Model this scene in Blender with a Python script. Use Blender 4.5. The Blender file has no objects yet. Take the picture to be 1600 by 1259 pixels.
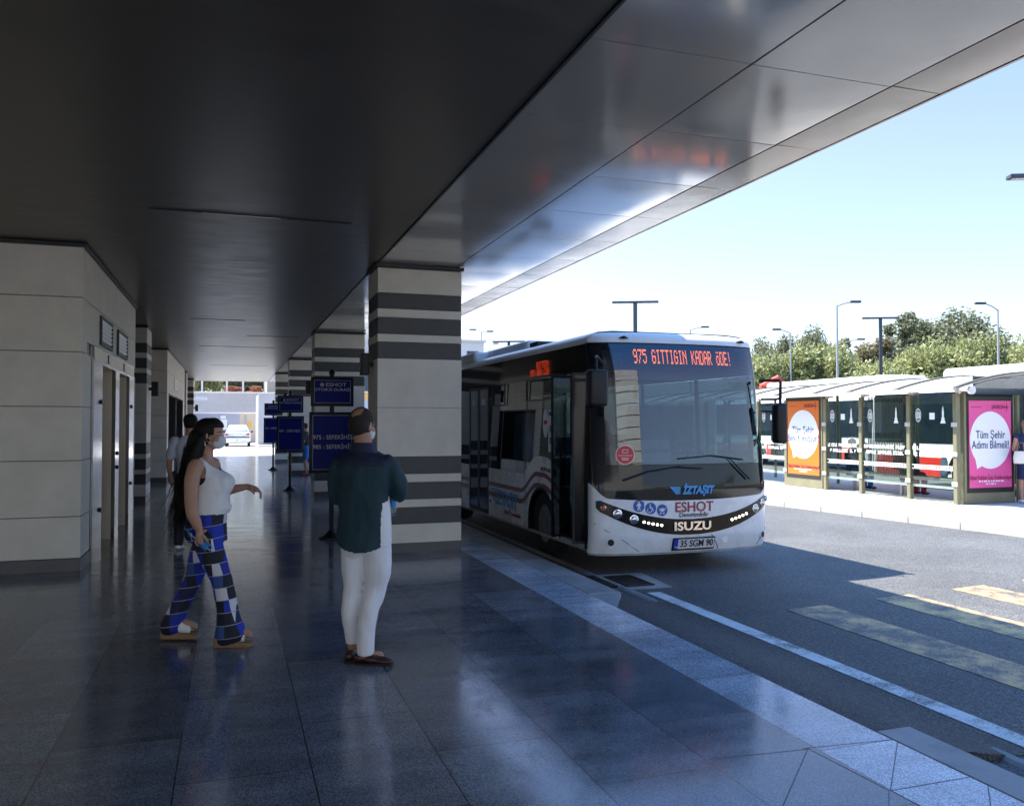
import bpy, bmesh, math, random
from mathutils import Vector, Matrix, noise
import mathutils
R = math.radians
random.seed(7)
SC = bpy.context.scene
COL = SC.collection

# ------------------------------------------------------------------ camera, sky, sun, exposure
cam_d = bpy.data.cameras.new("camera")
cam = bpy.data.objects.new("camera", cam_d)
COL.objects.link(cam)
cam.location = (0, 0, 1.65)
cam.rotation_euler = (R(90 + 1.3), 0, R(-18.7))
cam_d.sensor_width = 36
cam_d.lens = 36 * 1300 / 1600
cam_d.clip_start = 0.05
cam_d.clip_end = 3000
SC.camera = cam

SUN_EL, SUN_AZ = 57.0, -45.0      # azimuth from +Y, negative towards -X
W = bpy.data.worlds.new("World")
SC.world = W
W.use_nodes = True
wn = W.node_tree
bg = wn.nodes["Background"]
sky = wn.nodes.new("ShaderNodeTexSky")
sky.sky_type = 'NISHITA'
sky.sun_disc = False
sky.sun_elevation = R(SUN_EL)
sky.sun_rotation = R(SUN_AZ)
sky.air_density = 1.0
sky.dust_density = 1.4
sky.ozone_density = 2.5
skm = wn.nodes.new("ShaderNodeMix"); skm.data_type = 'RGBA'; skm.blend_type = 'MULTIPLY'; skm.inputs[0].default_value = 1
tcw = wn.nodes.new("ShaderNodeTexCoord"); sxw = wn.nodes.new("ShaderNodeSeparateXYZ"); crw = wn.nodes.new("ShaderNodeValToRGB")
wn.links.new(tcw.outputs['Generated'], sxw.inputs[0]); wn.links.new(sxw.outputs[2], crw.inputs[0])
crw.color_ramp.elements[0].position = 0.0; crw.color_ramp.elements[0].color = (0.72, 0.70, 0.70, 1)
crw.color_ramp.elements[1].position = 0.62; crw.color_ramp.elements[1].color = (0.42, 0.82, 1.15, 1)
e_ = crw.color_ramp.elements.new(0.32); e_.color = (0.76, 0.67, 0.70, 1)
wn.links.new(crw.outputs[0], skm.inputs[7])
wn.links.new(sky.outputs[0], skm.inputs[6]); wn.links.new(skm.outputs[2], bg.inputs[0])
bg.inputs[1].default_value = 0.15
sl = bpy.data.lights.new("sun", 'SUN')
sl.energy = 5.0
sl.angle = R(0.5)
sl.color = (1.0, 0.93, 0.82)
so = bpy.data.objects.new("sun", sl)
COL.objects.link(so)
sd = Vector((math.sin(R(SUN_AZ)) * math.cos(R(SUN_EL)), math.cos(R(SUN_AZ)) * math.cos(R(SUN_EL)), math.sin(R(SUN_EL))))
so.rotation_euler = sd.to_track_quat('Z', 'Y').to_euler()
SC.view_settings.view_transform = 'Standard'
SC.view_settings.look = 'None'
SC.view_settings.exposure = 1.62
SC.view_settings.gamma = 1
SC.cycles.max_bounces = 7
SC.cycles.diffuse_bounces = 4
SC.cycles.glossy_bounces = 4
SC.cycles.transparent_max_bounces = 14
SC.cycles.transmission_bounces = 4
SC.cycles.sample_clamp_indirect = 6
SC.cycles.caustics_reflective = False
SC.cycles.caustics_refractive = False

# ------------------------------------------------------------------ materials
def _new(name):
    m = bpy.data.materials.new(name)
    m.use_nodes = True
    nt = m.node_tree
    return m, nt, nt.nodes["Principled BSDF"]

def mat(name, col, rough=0.5, metal=0.0, var=0.0, scale=8.0, bump=0.0, bscale=60.0, rvar=0.0, spec=None, coat=0.0, stretch=None, detail=5):
    m, nt, b = _new(name)
    c = (col[0], col[1], col[2], 1)
    b.inputs['Base Color'].default_value = c
    b.inputs['Roughness'].default_value = rough
    b.inputs['Metallic'].default_value = metal
    if spec is not None:
        b.inputs['Specular IOR Level'].default_value = spec
    if coat:
        b.inputs['Coat Weight'].default_value = coat
        b.inputs['Coat Roughness'].default_value = 0.05
    N, L = nt.nodes, nt.links
    tc = N.new("ShaderNodeTexCoord")
    src = tc.outputs['Object']
    if stretch:
        mp = N.new("ShaderNodeMapping"); mp.inputs['Scale'].default_value = stretch
        L.new(src, mp.inputs[0]); src = mp.outputs[0]
    if var or rvar:
        n = N.new("ShaderNodeTexNoise"); n.inputs['Scale'].default_value = scale
        n.inputs['Detail'].default_value = detail; n.inputs['Roughness'].default_value = 0.62
        L.new(src, n.inputs['Vector'])
        if var:
            mr = N.new("ShaderNodeMapRange")
            mr.inputs[1].default_value = 0.3; mr.inputs[2].default_value = 0.7
            mr.inputs[3].default_value = 1 - var; mr.inputs[4].default_value = 1 + var
            L.new(n.outputs[0], mr.inputs[0])
            mx = N.new("ShaderNodeMix"); mx.data_type = 'RGBA'; mx.blend_type = 'MULTIPLY'
            mx.inputs[0].default_value = 1
            mx.inputs[6].default_value = c
            L.new(mr.outputs[0], mx.inputs[7])
            L.new(mx.outputs[2], b.inputs['Base Color'])
        if rvar:
            m2 = N.new("ShaderNodeMapRange")
            m2.inputs[1].default_value = 0.3; m2.inputs[2].default_value = 0.7
            m2.inputs[3].default_value = max(0, rough - rvar); m2.inputs[4].default_value = rough + rvar
            L.new(n.outputs[0], m2.inputs[0]); L.new(m2.outputs[0], b.inputs['Roughness'])
    if bump:
        n2 = N.new("ShaderNodeTexNoise"); n2.inputs['Scale'].default_value = bscale; n2.inputs['Detail'].default_value = 6
        L.new(src, n2.inputs['Vector'])
        bp = N.new("ShaderNodeBump"); bp.inputs['Strength'].default_value = bump; bp.inputs['Distance'].default_value = 0.01
        L.new(n2.outputs[0], bp.inputs['Height']); L.new(bp.outputs[0], b.inputs['Normal'])
    return m

def emat(name, col, s):
    m, nt, b = _new(name)
    b.inputs['Base Color'].default_value = (*col, 1)
    b.inputs['Emission Color'].default_value = (*col, 1)
    b.inputs['Emission Strength'].default_value = s
    return m

def glass(name, tint, refl=1.5, rough=0.0, gcol=(1, 1, 1), base=0.0):
    m = bpy.data.materials.new(name); m.use_nodes = True
    nt = m.node_tree; N, L = nt.nodes, nt.links
    N.remove(N["Principled BSDF"])
    out = N["Material Output"]
    t = N.new("ShaderNodeBsdfTransparent"); t.inputs[0].default_value = (*tint, 1)
    g = N.new("ShaderNodeBsdfGlossy"); g.inputs[0].default_value = (*gcol, 1); g.inputs['Roughness'].default_value = rough
    f = N.new("ShaderNodeFresnel"); ge = N.new("ShaderNodeNewGeometry")
    io = N.new("ShaderNodeMath"); io.operation = 'MULTIPLY_ADD'; io.inputs[1].default_value = 1 / refl - refl; io.inputs[2].default_value = refl
    L.new(ge.outputs['Backfacing'], io.inputs[0]); L.new(io.outputs[0], f.inputs[0])
    fac = f.outputs[0]
    if base:
        a = N.new("ShaderNodeMath"); a.operation = 'ADD'; a.use_clamp = True; a.inputs[1].default_value = base
        L.new(f.outputs[0], a.inputs[0]); fac = a.outputs[0]
    mx = N.new("ShaderNodeMixShader")
    L.new(fac, mx.inputs[0]); L.new(t.outputs[0], mx.inputs[1]); L.new(g.outputs[0], mx.inputs[2])
    L.new(mx.outputs[0], out.inputs[0])
    return m

M = {}
M['clad'] = mat('clad', (0.74, 0.695, 0.62), 0.5, var=0.10, scale=2.2, bump=0.05, bscale=250, rvar=0.08)
M['clad_far'] = M['clad']
M['dark_clad'] = mat('dark_clad', (0.062, 0.062, 0.066), 0.5, var=0.18, scale=6, bump=0.05, bscale=250, rvar=0.1)
M['base_clad'] = mat('base_clad', (0.085, 0.085, 0.095), 0.4, var=0.2, scale=8, rvar=0.1)
M['dark_trim'] = mat('dark_trim', (0.02, 0.02, 0.022), 0.4, metal=0.3)
M['ceiling'] = mat('ceiling', (0.15, 0.125, 0.098), 0.36, metal=0.45, var=0.16, scale=1.5, rvar=0.07, stretch=(1, 6, 1))
M['soffit'] = mat('soffit', (0.72, 0.70, 0.67), 0.12, metal=0.45, var=0.04, scale=1.2, rvar=0.045)
M['soffit_edge'] = mat('soffit_edge', (0.30, 0.28, 0.26), 0.22, metal=0.5, var=0.05, scale=2, rvar=0.05)
M['steel'] = mat('steel', (0.80, 0.71, 0.58), 0.38, metal=0.45, var=0.05, scale=2, rvar=0.05, stretch=(1, 1, .5), detail=2)
M['steel_bright'] = mat('steel_bright', (0.40, 0.41, 0.43), 0.15, metal=1.0, var=0.04, scale=2, rvar=0.04, stretch=(1, 1, .4), detail=2)
M['vent'] = mat('vent', (0.7, 0.7, 0.69), 0.4, metal=0.3)
M['black_metal'] = mat('black_metal', (0.010, 0.010, 0.012), 0.42, spec=.3, metal=0.0, rvar=0.1, scale=10)
M['black_plastic'] = mat('black_plastic', (0.008, 0.009, 0.012), 0.42, spec=.3)
M['white_paint'] = mat('white_paint', (0.80, 0.81, 0.82), 0.28, var=0.05, scale=4, coat=0.6, rvar=0.05)
M['roof_white'] = mat('roof_white', (0.72, 0.73, 0.74), 0.35, var=0.06, scale=3, coat=0.3)
M['gloss_black'] = mat('gloss_black', (0.006, 0.007, 0.009), 0.07, spec=.42)
M['band_black'] = mat('band_black', (0.007, 0.007, 0.009), 0.14, spec=.3)
M['chrome'] = mat('chrome', (0.75, 0.75, 0.77), 0.12, metal=1)
M['rubber'] = mat('rubber', (0.018, 0.018, 0.019), 0.75, var=0.25, scale=12)
M['rim'] = mat('rim', (0.2, 0.2, 0.2), 0.45, metal=0.6, var=0.3, scale=9)
M['maroon'] = mat('maroon', (0.17, 0.025, 0.06), 0.35, coat=0.3)
M['sky_blue'] = mat('sky_blue', (0.05, 0.33, 0.72), 0.35)
M['eshot_red'] = mat('eshot_red', (0.33, 0.02, 0.04), 0.4)
M['text_dark'] = mat('text_dark', (0.03, 0.02, 0.03), 0.45)
M['disc_blue'] = mat('disc_blue', (0.015, 0.10, 0.42), 0.4)
M['white'] = mat('white', (0.8, 0.8, 0.8), 0.5)
M['plate_white'] = mat('plate_white', (0.75, 0.75, 0.73), 0.5)
M['plate_blue'] = mat('plate_blue', (0.01, 0.06, 0.5), 0.5)
M['orange_lens'] = mat('orange_lens', (0.65, 0.13, 0.01), 0.25, coat=0.5)
M['red_lens'] = mat('red_lens', (0.45, 0.02, 0.015), 0.25, coat=0.5)
M['led'] = emat('led', (1.0, 0.15, 0.015), 3.0)
M['led_side'] = emat('led_side', (1.0, 0.07, 0.01), 0.55)
M['drl'] = emat('drl', (1.0, 0.93, 0.78), 3.0)
M['lamp_glass'] = mat('lamp_glass', (0.5, 0.52, 0.55), 0.1, metal=0.9)
M['windscreen'] = glass('windscreen', (0.40, 0.49, 0.53), 1.5, base=0.04)
M['windscreen_tint'] = glass('windscreen_tint', (0.50, 0.56, 0.68), 1.5, base=0.04)
M['side_glass'] = glass('side_glass', (0.42, 0.47, 0.50), 1.5, base=0.03)
M['clear_glass'] = glass('clear_glass', (0.80, 0.88, 0.86), 1.45, base=0.02)
M['car_glass'] = glass('car_glass', (0.3, 0.36, 0.36), 1.5, base=0.15)
M['interior'] = mat('interior', (0.10, 0.11, 0.12), 0.6)
M['interior_light'] = mat('interior_light', (0.35, 0.36, 0.37), 0.6)
M['seat_blue'] = mat('seat_blue', (0.03, 0.06, 0.16), 0.8, var=0.3, scale=20)
M['pole_teal'] = mat('pole_teal', (0.05, 0.17, 0.22), 0.35)
M['sticker_red'] = mat('sticker_red', (0.62, 0.03, 0.035), 0.4)
M['paper'] = mat('paper', (0.80, 0.83, 0.86), 0.7)
M['sign_navy'] = mat('sign_navy', (0.003, 0.012, 0.17), 0.5, var=0.1, scale=3, spec=.15)
M['sign_line'] = mat('sign_line', (0.30, 0.33, 0.42), 0.4)
M['sign_text'] = mat('sign_text', (0.55, 0.57, 0.62), 0.4)
M['olive_frame'] = mat('olive_frame', (0.21, 0.20, 0.125), 0.42, metal=0.1, var=0.12, scale=3)
M['cream'] = mat('cream', (0.50, 0.48, 0.41), 0.45, var=0.05, scale=2)
M['rib_grey'] = mat('rib_grey', (0.10, 0.095, 0.08), 0.45)
M['poster_black'] = mat('poster_black', (0.02, 0.02, 0.02), 0.3)
M['poster_orange'] = mat('poster_orange', (0.66, 0.16, 0.018), 0.35)
M['poster_pink'] = mat('poster_pink', (0.72, 0.10, 0.32), 0.35)
M['poster_white'] = mat('poster_white', (0.80, 0.81, 0.83), 0.35)
M['poster_blue'] = mat('poster_blue', (0.025, 0.06, 0.20), 0.4)
M['poster_wine'] = mat('poster_wine', (0.22, 0.02, 0.06), 0.4)
M['bench_wood'] = mat('bench_wood', (0.33, 0.30, 0.22), 0.6, var=0.2, scale=6)
M['bus_red'] = mat('bus_red', (0.70, 0.035, 0.02), 0.3, coat=0.5)
M['bus_glass'] = mat('bus_glass', (0.010, 0.020, 0.028), 0.10, var=.6, scale=1.2, spec=.4)
M['lamp_grey'] = mat('lamp_grey', (0.07, 0.08, 0.10), 0.45, metal=0.4)
M['galv'] = mat('galv', (0.42, 0.43, 0.44), 0.45, metal=0.6)
M['digger'] = mat('digger', (0.6, 0.07, 0.03), 0.5)
M['wall_blue'] = mat('wall_blue', (0.36, 0.40, 0.47), 0.7, var=0.06, scale=1)
M['wall_grey'] = mat('wall_grey', (0.42, 0.42, 0.43), 0.8, var=0.08, scale=1)
M['wall_beige'] = mat('wall_beige', (0.55, 0.50, 0.42), 0.8, var=0.08, scale=1)
M['orange_wall'] = mat('orange_wall', (0.72, 0.42, 0.14), 0.8)
M['window_dark'] = mat('window_dark', (0.03, 0.05, 0.07), 0.12)
M['yellow'] = mat('yellow', (0.7, 0.42, 0.03), 0.5)
M['green_sign'] = emat('green_sign', (0.02, 0.5, 0.2), 0.5)
M['skin'] = mat('skin', (0.40, 0.215, 0.14), 0.5, var=0.07, scale=25, bump=0.06, bscale=160)
M['skin_w'] = mat('skin_w', (0.46, 0.26, 0.18), 0.48, var=0.06, scale=25, bump=0.05, bscale=160)
M['scalp'] = mat('scalp', (0.30, 0.15, 0.09), 0.5, var=0.1, scale=20)
M['hair_black'] = mat('hair_black', (0.005, 0.004, 0.004), 0.55, spec=.25, var=0.4, scale=30, bump=0.9, bscale=45, stretch=(4, 4, .22))
M['hair_short'] = mat('hair_short', (0.022, 0.016, 0.013), 0.8, var=0.3, scale=60, bump=0.5, bscale=300)
M['mask_white'] = mat('mask_white', (0.68, 0.72, 0.78), 0.7, bump=0.1, bscale=90)
M['top_white'] = mat('top_white', (0.80, 0.80, 0.81), 0.75, var=0.04, scale=5, bump=0.35, bscale=9)
M['trouser_white'] = mat('trouser_white', (0.80, 0.80, 0.85), 0.75, var=0.05, scale=6, bump=0.5, bscale=13, stretch=(1, 1, .6))
M['shirt_teal'] = mat('shirt_teal', (0.002, 0.030, 0.046), 0.7, var=0.15, scale=8, bump=0.6, bscale=11, stretch=(1, 1, .5))
M['shirt_navy'] = mat('shirt_navy', (0.005, 0.012, 0.045), 0.7, var=0.15, scale=8, bump=0.3, bscale=14)
M['shirt_pale'] = mat('shirt_pale', (0.52, 0.55, 0.63), 0.8, var=0.05, scale=6, bump=0.4, bscale=14)
M['shoe_brown'] = mat('shoe_brown', (0.045, 0.012, 0.010), 0.4, var=0.3, scale=20)
M['cork'] = mat('cork', (0.28, 0.17, 0.09), 0.8, var=0.2, scale=60)
M['bag_white'] = mat('bag_white', (0.7, 0.66, 0.6), 0.5)
M['bag_olive'] = mat('bag_olive', (0.12, 0.10, 0.06), 0.7, var=0.2, scale=10)
M['dress_navy'] = mat('dress_navy', (0.008, 0.025, 0.10), 0.75, bump=0.3, bscale=12)
M['hair_blond'] = mat('hair_blond', (0.30, 0.21, 0.12), 0.5, var=0.3, scale=20, bump=0.6, bscale=40)
M['dark_cloth'] = mat('dark_cloth', (0.02, 0.022, 0.028), 0.85, var=0.2, scale=9, bump=0.3, bscale=14)
M['jean_blue'] = mat('jean_blue', (0.02, 0.12, 0.38), 0.8, var=0.15, scale=9)
M['red_cloth'] = mat('red_cloth', (0.30, 0.012, 0.05), 0.75, var=0.2, scale=9, bump=0.3, bscale=14)
M['scarf'] = mat('scarf', (0.20, 0.28, 0.42), 0.8, var=0.6, scale=40)
M['bottle'] = glass('bottle', (0.55, 0.78, 0.95), 1.4, base=0.06)
M['bottle_label'] = mat('bottle_label', (0.03, 0.22, 0.60), 0.4)
M['concrete_light'] = mat('concrete_light', (0.52, 0.50, 0.47), 0.85, var=0.08, scale=0.8, bump=0.1, bscale=40)
M['kerb'] = mat('kerb', (0.36, 0.36, 0.365), 0.55, var=0.25, scale=3, bump=0.2, bscale=60)
M['gutter'] = mat('gutter', (0.32, 0.33, 0.34), 0.5, var=0.3, scale=4, bump=0.2, bscale=50)
M['bark'] = mat('bark', (0.11, 0.085, 0.065), 0.9, var=0.3, scale=12)
M['ground_far'] = mat('ground_far', (0.20, 0.17, 0.12), 0.95, var=0.25, scale=0.05)

# asphalt: coarse speckle + patches + fine bump
def asphalt(name, base, spk):
    m, nt, b = _new(name); N, L = nt.nodes, nt.links
    tc = N.new("ShaderNodeTexCoord")
    v = N.new("ShaderNodeTexVoronoi"); v.inputs['Scale'].default_value = 110
    L.new(tc.outputs['Object'], v.inputs['Vector'])
    cr = N.new("ShaderNodeValToRGB")
    cr.color_ramp.elements[0].position = 0.0; cr.color_ramp.elements[0].color = (base * .55, base * .55, base * .57, 1)
    cr.color_ramp.elements[1].position = 1.0; cr.color_ramp.elements[1].color = (spk, spk, spk, 1)
    e = cr.color_ramp.elements.new(0.55); e.color = (base, base, base * 1.02, 1)
    sp = N.new("ShaderNodeSeparateColor"); L.new(v.outputs['Color'], sp.inputs[0])
    L.new(sp.outputs[0], cr.inputs[0])
    n = N.new("ShaderNodeTexNoise"); n.inputs['Scale'].default_value = 0.55; n.inputs['Detail'].default_value = 8; n.inputs['Roughness'].default_value = .65
    L.new(tc.outputs['Object'], n.inputs['Vector'])
    mr = N.new("ShaderNodeMapRange"); mr.inputs[1].default_value = .3; mr.inputs[2].default_value = .7; mr.inputs[3].default_value = .68; mr.inputs[4].default_value = 1.3
    L.new(n.outputs[0], mr.inputs[0])
    mx = N.new("ShaderNodeMix"); mx.data_type = 'RGBA'; mx.blend_type = 'MULTIPLY'; mx.inputs[0].default_value = 1
    L.new(cr.outputs[0], mx.inputs[6]); L.new(mr.outputs[0], mx.inputs[7])
    L.new(mx.outputs[2], b.inputs['Base Color'])
    b.inputs['Roughness'].default_value = 0.68
    bp = N.new("ShaderNodeBump"); bp.inputs['Strength'].default_value = .8; bp.inputs['Distance'].default_value = .006
    L.new(v.outputs['Distance'], bp.inputs['Height']); L.new(bp.outputs[0], b.inputs['Normal'])
    return m
M['asphalt'] = asphalt('asphalt', 0.072, 0.19)
M['asphalt_old'] = asphalt('asphalt_old', 0.045, 0.13)

# worn road paint: paint over asphalt with noise-shaped wear
def worn(name, col, amount, asp=0.09):
    m, nt, b = _new(name); N, L = nt.nodes, nt.links
    tc = N.new("ShaderNodeTexCoord")
    n = N.new("ShaderNodeTexNoise"); n.inputs['Scale'].default_value = 3.2; n.inputs['Detail'].default_value = 9; n.inputs['Roughness'].default_value = .72
    L.new(tc.outputs['Object'], n.inputs['Vector'])
    n2 = N.new("ShaderNodeTexNoise"); n2.inputs['Scale'].default_value = 90; n2.inputs['Detail'].default_value = 3
    L.new(tc.outputs['Object'], n2.inputs['Vector'])
    ad = N.new("ShaderNodeMath"); ad.operation = 'MULTIPLY_ADD'; ad.inputs[1].default_value = .45
    L.new(n2.outputs[0], ad.inputs[0]); L.new(n.outputs[0], ad.inputs[2])
    cr = N.new("ShaderNodeValToRGB")
    cr.color_ramp.elements[0].position = amount - .09; cr.color_ramp.elements[0].color = (asp, asp, asp, 1)
    cr.color_ramp.elements[1].position = amount + .09; cr.color_ramp.elements[1].color = (*col, 1)
    L.new(ad.outputs[0], cr.inputs[0]); L.new(cr.outputs[0], b.inputs['Base Color'])
    b.inputs['Roughness'].default_value = .6
    bp = N.new("ShaderNodeBump"); bp.inputs['Strength'].default_value = .6; bp.inputs['Distance'].default_value = .004
    L.new(n2.outputs[0], bp.inputs['Height']); L.new(bp.outputs[0], b.inputs['Normal'])
    return m
M['paint_white'] = worn('paint_white', (0.70, 0.71, 0.72), 0.66)
M['paint_yellow'] = worn('paint_yellow', (0.62, 0.40, 0.18), 0.735, 0.09)
M['paint_faint'] = worn('paint_faint', (0.22, 0.20, 0.15), 0.80, 0.10)

# polished granite slabs with joints
def granite():
    m, nt, b = _new('granite'); N, L = nt.nodes, nt.links
    tc = N.new("ShaderNodeTexCoord")
    mp = N.new("ShaderNodeMapping")
    mp.inputs['Rotation'].default_value = (0, 0, R(90))
    mp.inputs['Location'].default_value = (0.45, -0.38, 0)
    L.new(tc.outputs['Object'], mp.inputs[0])
    bt = N.new("ShaderNodeTexBrick")
    bt.inputs['Scale'].default_value = 1; bt.inputs['Brick Width'].default_value = 1.22; bt.inputs['Row Height'].default_value = .61
    bt.inputs['Mortar Size'].default_value = .0042; bt.inputs['Mortar Smooth'].default_value = 0.2
    bt.inputs['Color1'].default_value = (0.115, 0.128, 0.152, 1); bt.inputs['Color2'].default_value = (0.22, 0.236, 0.265, 1)
    bt.inputs['Mortar'].default_value = (0.02, 0.02, 0.022, 1)
    bt.offset = .5
    L.new(mp.outputs[0], bt.inputs['Vector'])
    # speckle
    v = N.new("ShaderNodeTexVoronoi"); v.inputs['Scale'].default_value = 190
    L.new(tc.outputs['Object'], v.inputs['Vector'])
    sp = N.new("ShaderNodeSeparateColor"); L.new(v.outputs['Color'], sp.inputs[0])
    mr = N.new("ShaderNodeMapRange"); mr.inputs[3].default_value = .35; mr.inputs[4].default_value = 1.65
    L.new(sp.outputs[1], mr.inputs[0])
    mx = N.new("ShaderNodeMix"); mx.data_type = 'RGBA'; mx.blend_type = 'MULTIPLY'; mx.inputs[0].default_value = 1
    L.new(bt.outputs['Color'], mx.inputs[6]); L.new(mr.outputs[0], mx.inputs[7])
    # pale border course along the kerb
    sx = N.new("ShaderNodeSeparateXYZ"); L.new(tc.outputs['Object'], sx.inputs[0])
    g = N.new("ShaderNodeMapRange"); g.inputs[1].default_value = 2.815; g.inputs[2].default_value = 2.82
    g.inputs[3].default_value = 1.0; g.inputs[4].default_value = 3.2
    L.new(sx.outputs[0], g.inputs[0])
    mb = N.new("ShaderNodeMix"); mb.data_type = 'RGBA'; mb.blend_type = 'MULTIPLY'; mb.inputs[0].default_value = 1
    L.new(mx.outputs[2], mb.inputs[6]); L.new(g.outputs[0], mb.inputs[7])
    # dirt and scuffs
    n = N.new("ShaderNodeTexNoise"); n.inputs['Scale'].default_value = 1.6; n.inputs['Detail'].default_value = 9; n.inputs['Roughness'].default_value = .7
    mp2 = N.new("ShaderNodeMapping"); mp2.inputs['Scale'].default_value = (1, 2.6, 1); mp2.inputs['Rotation'].default_value = (0, 0, R(20))
    L.new(tc.outputs['Object'], mp2.inputs[0]); L.new(mp2.outputs[0], n.inputs['Vector'])
    md = N.new("ShaderNodeMapRange"); md.inputs[1].default_value = .3; md.inputs[2].default_value = .7; md.inputs[3].default_value = .65; md.inputs[4].default_value = 1.35
    L.new(n.outputs[0], md.inputs[0])
    mc = N.new("ShaderNodeMix"); mc.data_type = 'RGBA'; mc.blend_type = 'MULTIPLY'; mc.inputs[0].default_value = 1
    L.new(mb.outputs[2], mc.inputs[6]); L.new(md.outputs[0], mc.inputs[7])
    ns = N.new("ShaderNodeTexNoise"); ns.inputs['Scale'].default_value = 7; ns.inputs['Detail'].default_value = 10; ns.inputs['Roughness'].default_value = .8
    mp3 = N.new("ShaderNodeMapping"); mp3.inputs['Scale'].default_value = (1, .45, 1); mp3.inputs['Rotation'].default_value = (0, 0, R(-35))
    L.new(tc.outputs['Object'], mp3.inputs[0]); L.new(mp3.outputs[0], ns.inputs['Vector'])
    mss = N.new("ShaderNodeMapRange"); mss.inputs[1].default_value = .56; mss.inputs[2].default_value = .66; mss.inputs[3].default_value = 1.0; mss.inputs[4].default_value = .62
    L.new(ns.outputs[0], mss.inputs[0])
    mcs = N.new("ShaderNodeMix"); mcs.data_type = 'RGBA'; mcs.blend_type = 'MULTIPLY'; mcs.inputs[0].default_value = 1
    L.new(mc.outputs[2], mcs.inputs[6]); L.new(mss.outputs[0], mcs.inputs[7])
    L.new(mcs.outputs[2], b.inputs['Base Color'])
    rr = N.new("ShaderNodeMapRange"); rr.inputs[1].default_value = .35; rr.inputs[2].default_value = .7; rr.inputs[3].default_value = .07; rr.inputs[4].default_value = .17
    L.new(n.outputs[0], rr.inputs[0])
    ra = N.new("ShaderNodeMath"); ra.operation = 'MULTIPLY_ADD'; ra.inputs[1].default_value = .06
    L.new(sp.outputs[2], ra.inputs[0]); L.new(rr.outputs[0], ra.inputs[2])
    rb = N.new("ShaderNodeMapRange"); rb.inputs[1].default_value = .50; rb.inputs[2].default_value = .66; rb.inputs[3].default_value = 0; rb.inputs[4].default_value = .07
    L.new(ns.outputs[0], rb.inputs[0])
    rc = N.new("ShaderNodeMath"); rc.operation = 'ADD'; L.new(ra.outputs[0], rc.inputs[0]); L.new(rb.outputs[0], rc.inputs[1])
    L.new(rc.outputs[0], b.inputs['Roughness'])
    b.inputs['Specular IOR Level'].default_value = .95
    bp = N.new("ShaderNodeBump"); bp.inputs['Strength'].default_value = .5; bp.inputs['Distance'].default_value = .003; bp.invert = True
    L.new(bt.outputs['Fac'], bp.inputs['Height'])
    n3 = N.new("ShaderNodeTexNoise"); n3.inputs['Scale'].default_value = 2.2; n3.inputs['Detail'].default_value = 2
    L.new(tc.outputs['Object'], n3.inputs['Vector'])
    b2 = N.new("ShaderNodeBump"); b2.inputs['Strength'].default_value = .008; b2.inputs['Distance'].default_value = .01
    L.new(n3.outputs[0], b2.inputs['Height']); L.new(bp.outputs[0], b2.inputs['Normal']); L.new(b2.outputs[0], b.inputs['Normal'])
    return m
M['granite'] = granite()

# blue patchwork trousers
def patchwork():
    m, nt, b = _new('patchwork'); N, L = nt.nodes, nt.links
    tc = N.new("ShaderNodeTexCoord")
    mp = N.new("ShaderNodeMapping"); mp.inputs['Scale'].default_value = (14.5, 7.5, 11); mp.inputs['Location'].default_value = (.3, .2, .4)
    mp.inputs['Rotation'].default_value = (0, R(5), 0)
    L.new(tc.outputs['Object'], mp.inputs[0])
    fl = N.new("ShaderNodeVectorMath"); fl.operation = 'FLOOR'; L.new(mp.outputs[0], fl.inputs[0])
    wnz = N.new("ShaderNodeTexWhiteNoise"); L.new(fl.outputs[0], wnz.inputs['Vector'])
    cr = N.new("ShaderNodeValToRGB"); cr.color_ramp.interpolation = 'CONSTANT'
    cols = [(0, (0.004, 0.005, 0.02)), (.26, (0.005, 0.02, 0.30)), (.48, (0.006, 0.01, 0.07)), (.62, (0.004, 0.03, 0.42)), (.78, (0.006, 0.008, 0.03)), (.86, (0.62, 0.64, 0.70)), (.95, (0.03, 0.08, 0.26))]
    cr.color_ramp.elements[0].color = (*cols[0][1], 1); cr.color_ramp.elements[0].position = 0
    cr.color_ramp.elements[1].color = (*cols[1][1], 1); cr.color_ramp.elements[1].position = cols[1][0]
    for p, c in cols[2:]:
        e = cr.color_ramp.elements.new(p); e.color = (*c, 1)
    L.new(wnz.outputs['Value'], cr.inputs[0])
    fr = N.new("ShaderNodeVectorMath"); fr.operation = 'FRACTION'; L.new(mp.outputs[0], fr.inputs[0])
    sx = N.new("ShaderNodeSeparateXYZ"); L.new(fr.outputs[0], sx.inputs[0])
    l1 = N.new("ShaderNodeMath"); l1.operation = 'LESS_THAN'; l1.inputs[1].default_value = .05; L.new(sx.outputs[2], l1.inputs[0])
    mx = N.new("ShaderNodeMix"); mx.data_type = 'RGBA'; L.new(l1.outputs[0], mx.inputs[0])
    L.new(cr.outputs[0], mx.inputs[6]); mx.inputs[7].default_value = (0.35, 0.37, 0.45, 1)
    L.new(mx.outputs[2], b.inputs['Base Color'])
    b.inputs['Roughness'].default_value = .7
    n2 = N.new("ShaderNodeTexNoise"); n2.inputs['Scale'].default_value = 10; L.new(tc.outputs['Object'], n2.inputs['Vector'])
    bp = N.new("ShaderNodeBump"); bp.inputs['Strength'].default_value = .5; bp.inputs['Distance'].default_value = .012
    L.new(n2.outputs[0], bp.inputs['Height']); L.new(bp.outputs[0], b.inputs['Normal'])
    return m
M['patchwork'] = patchwork()

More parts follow.
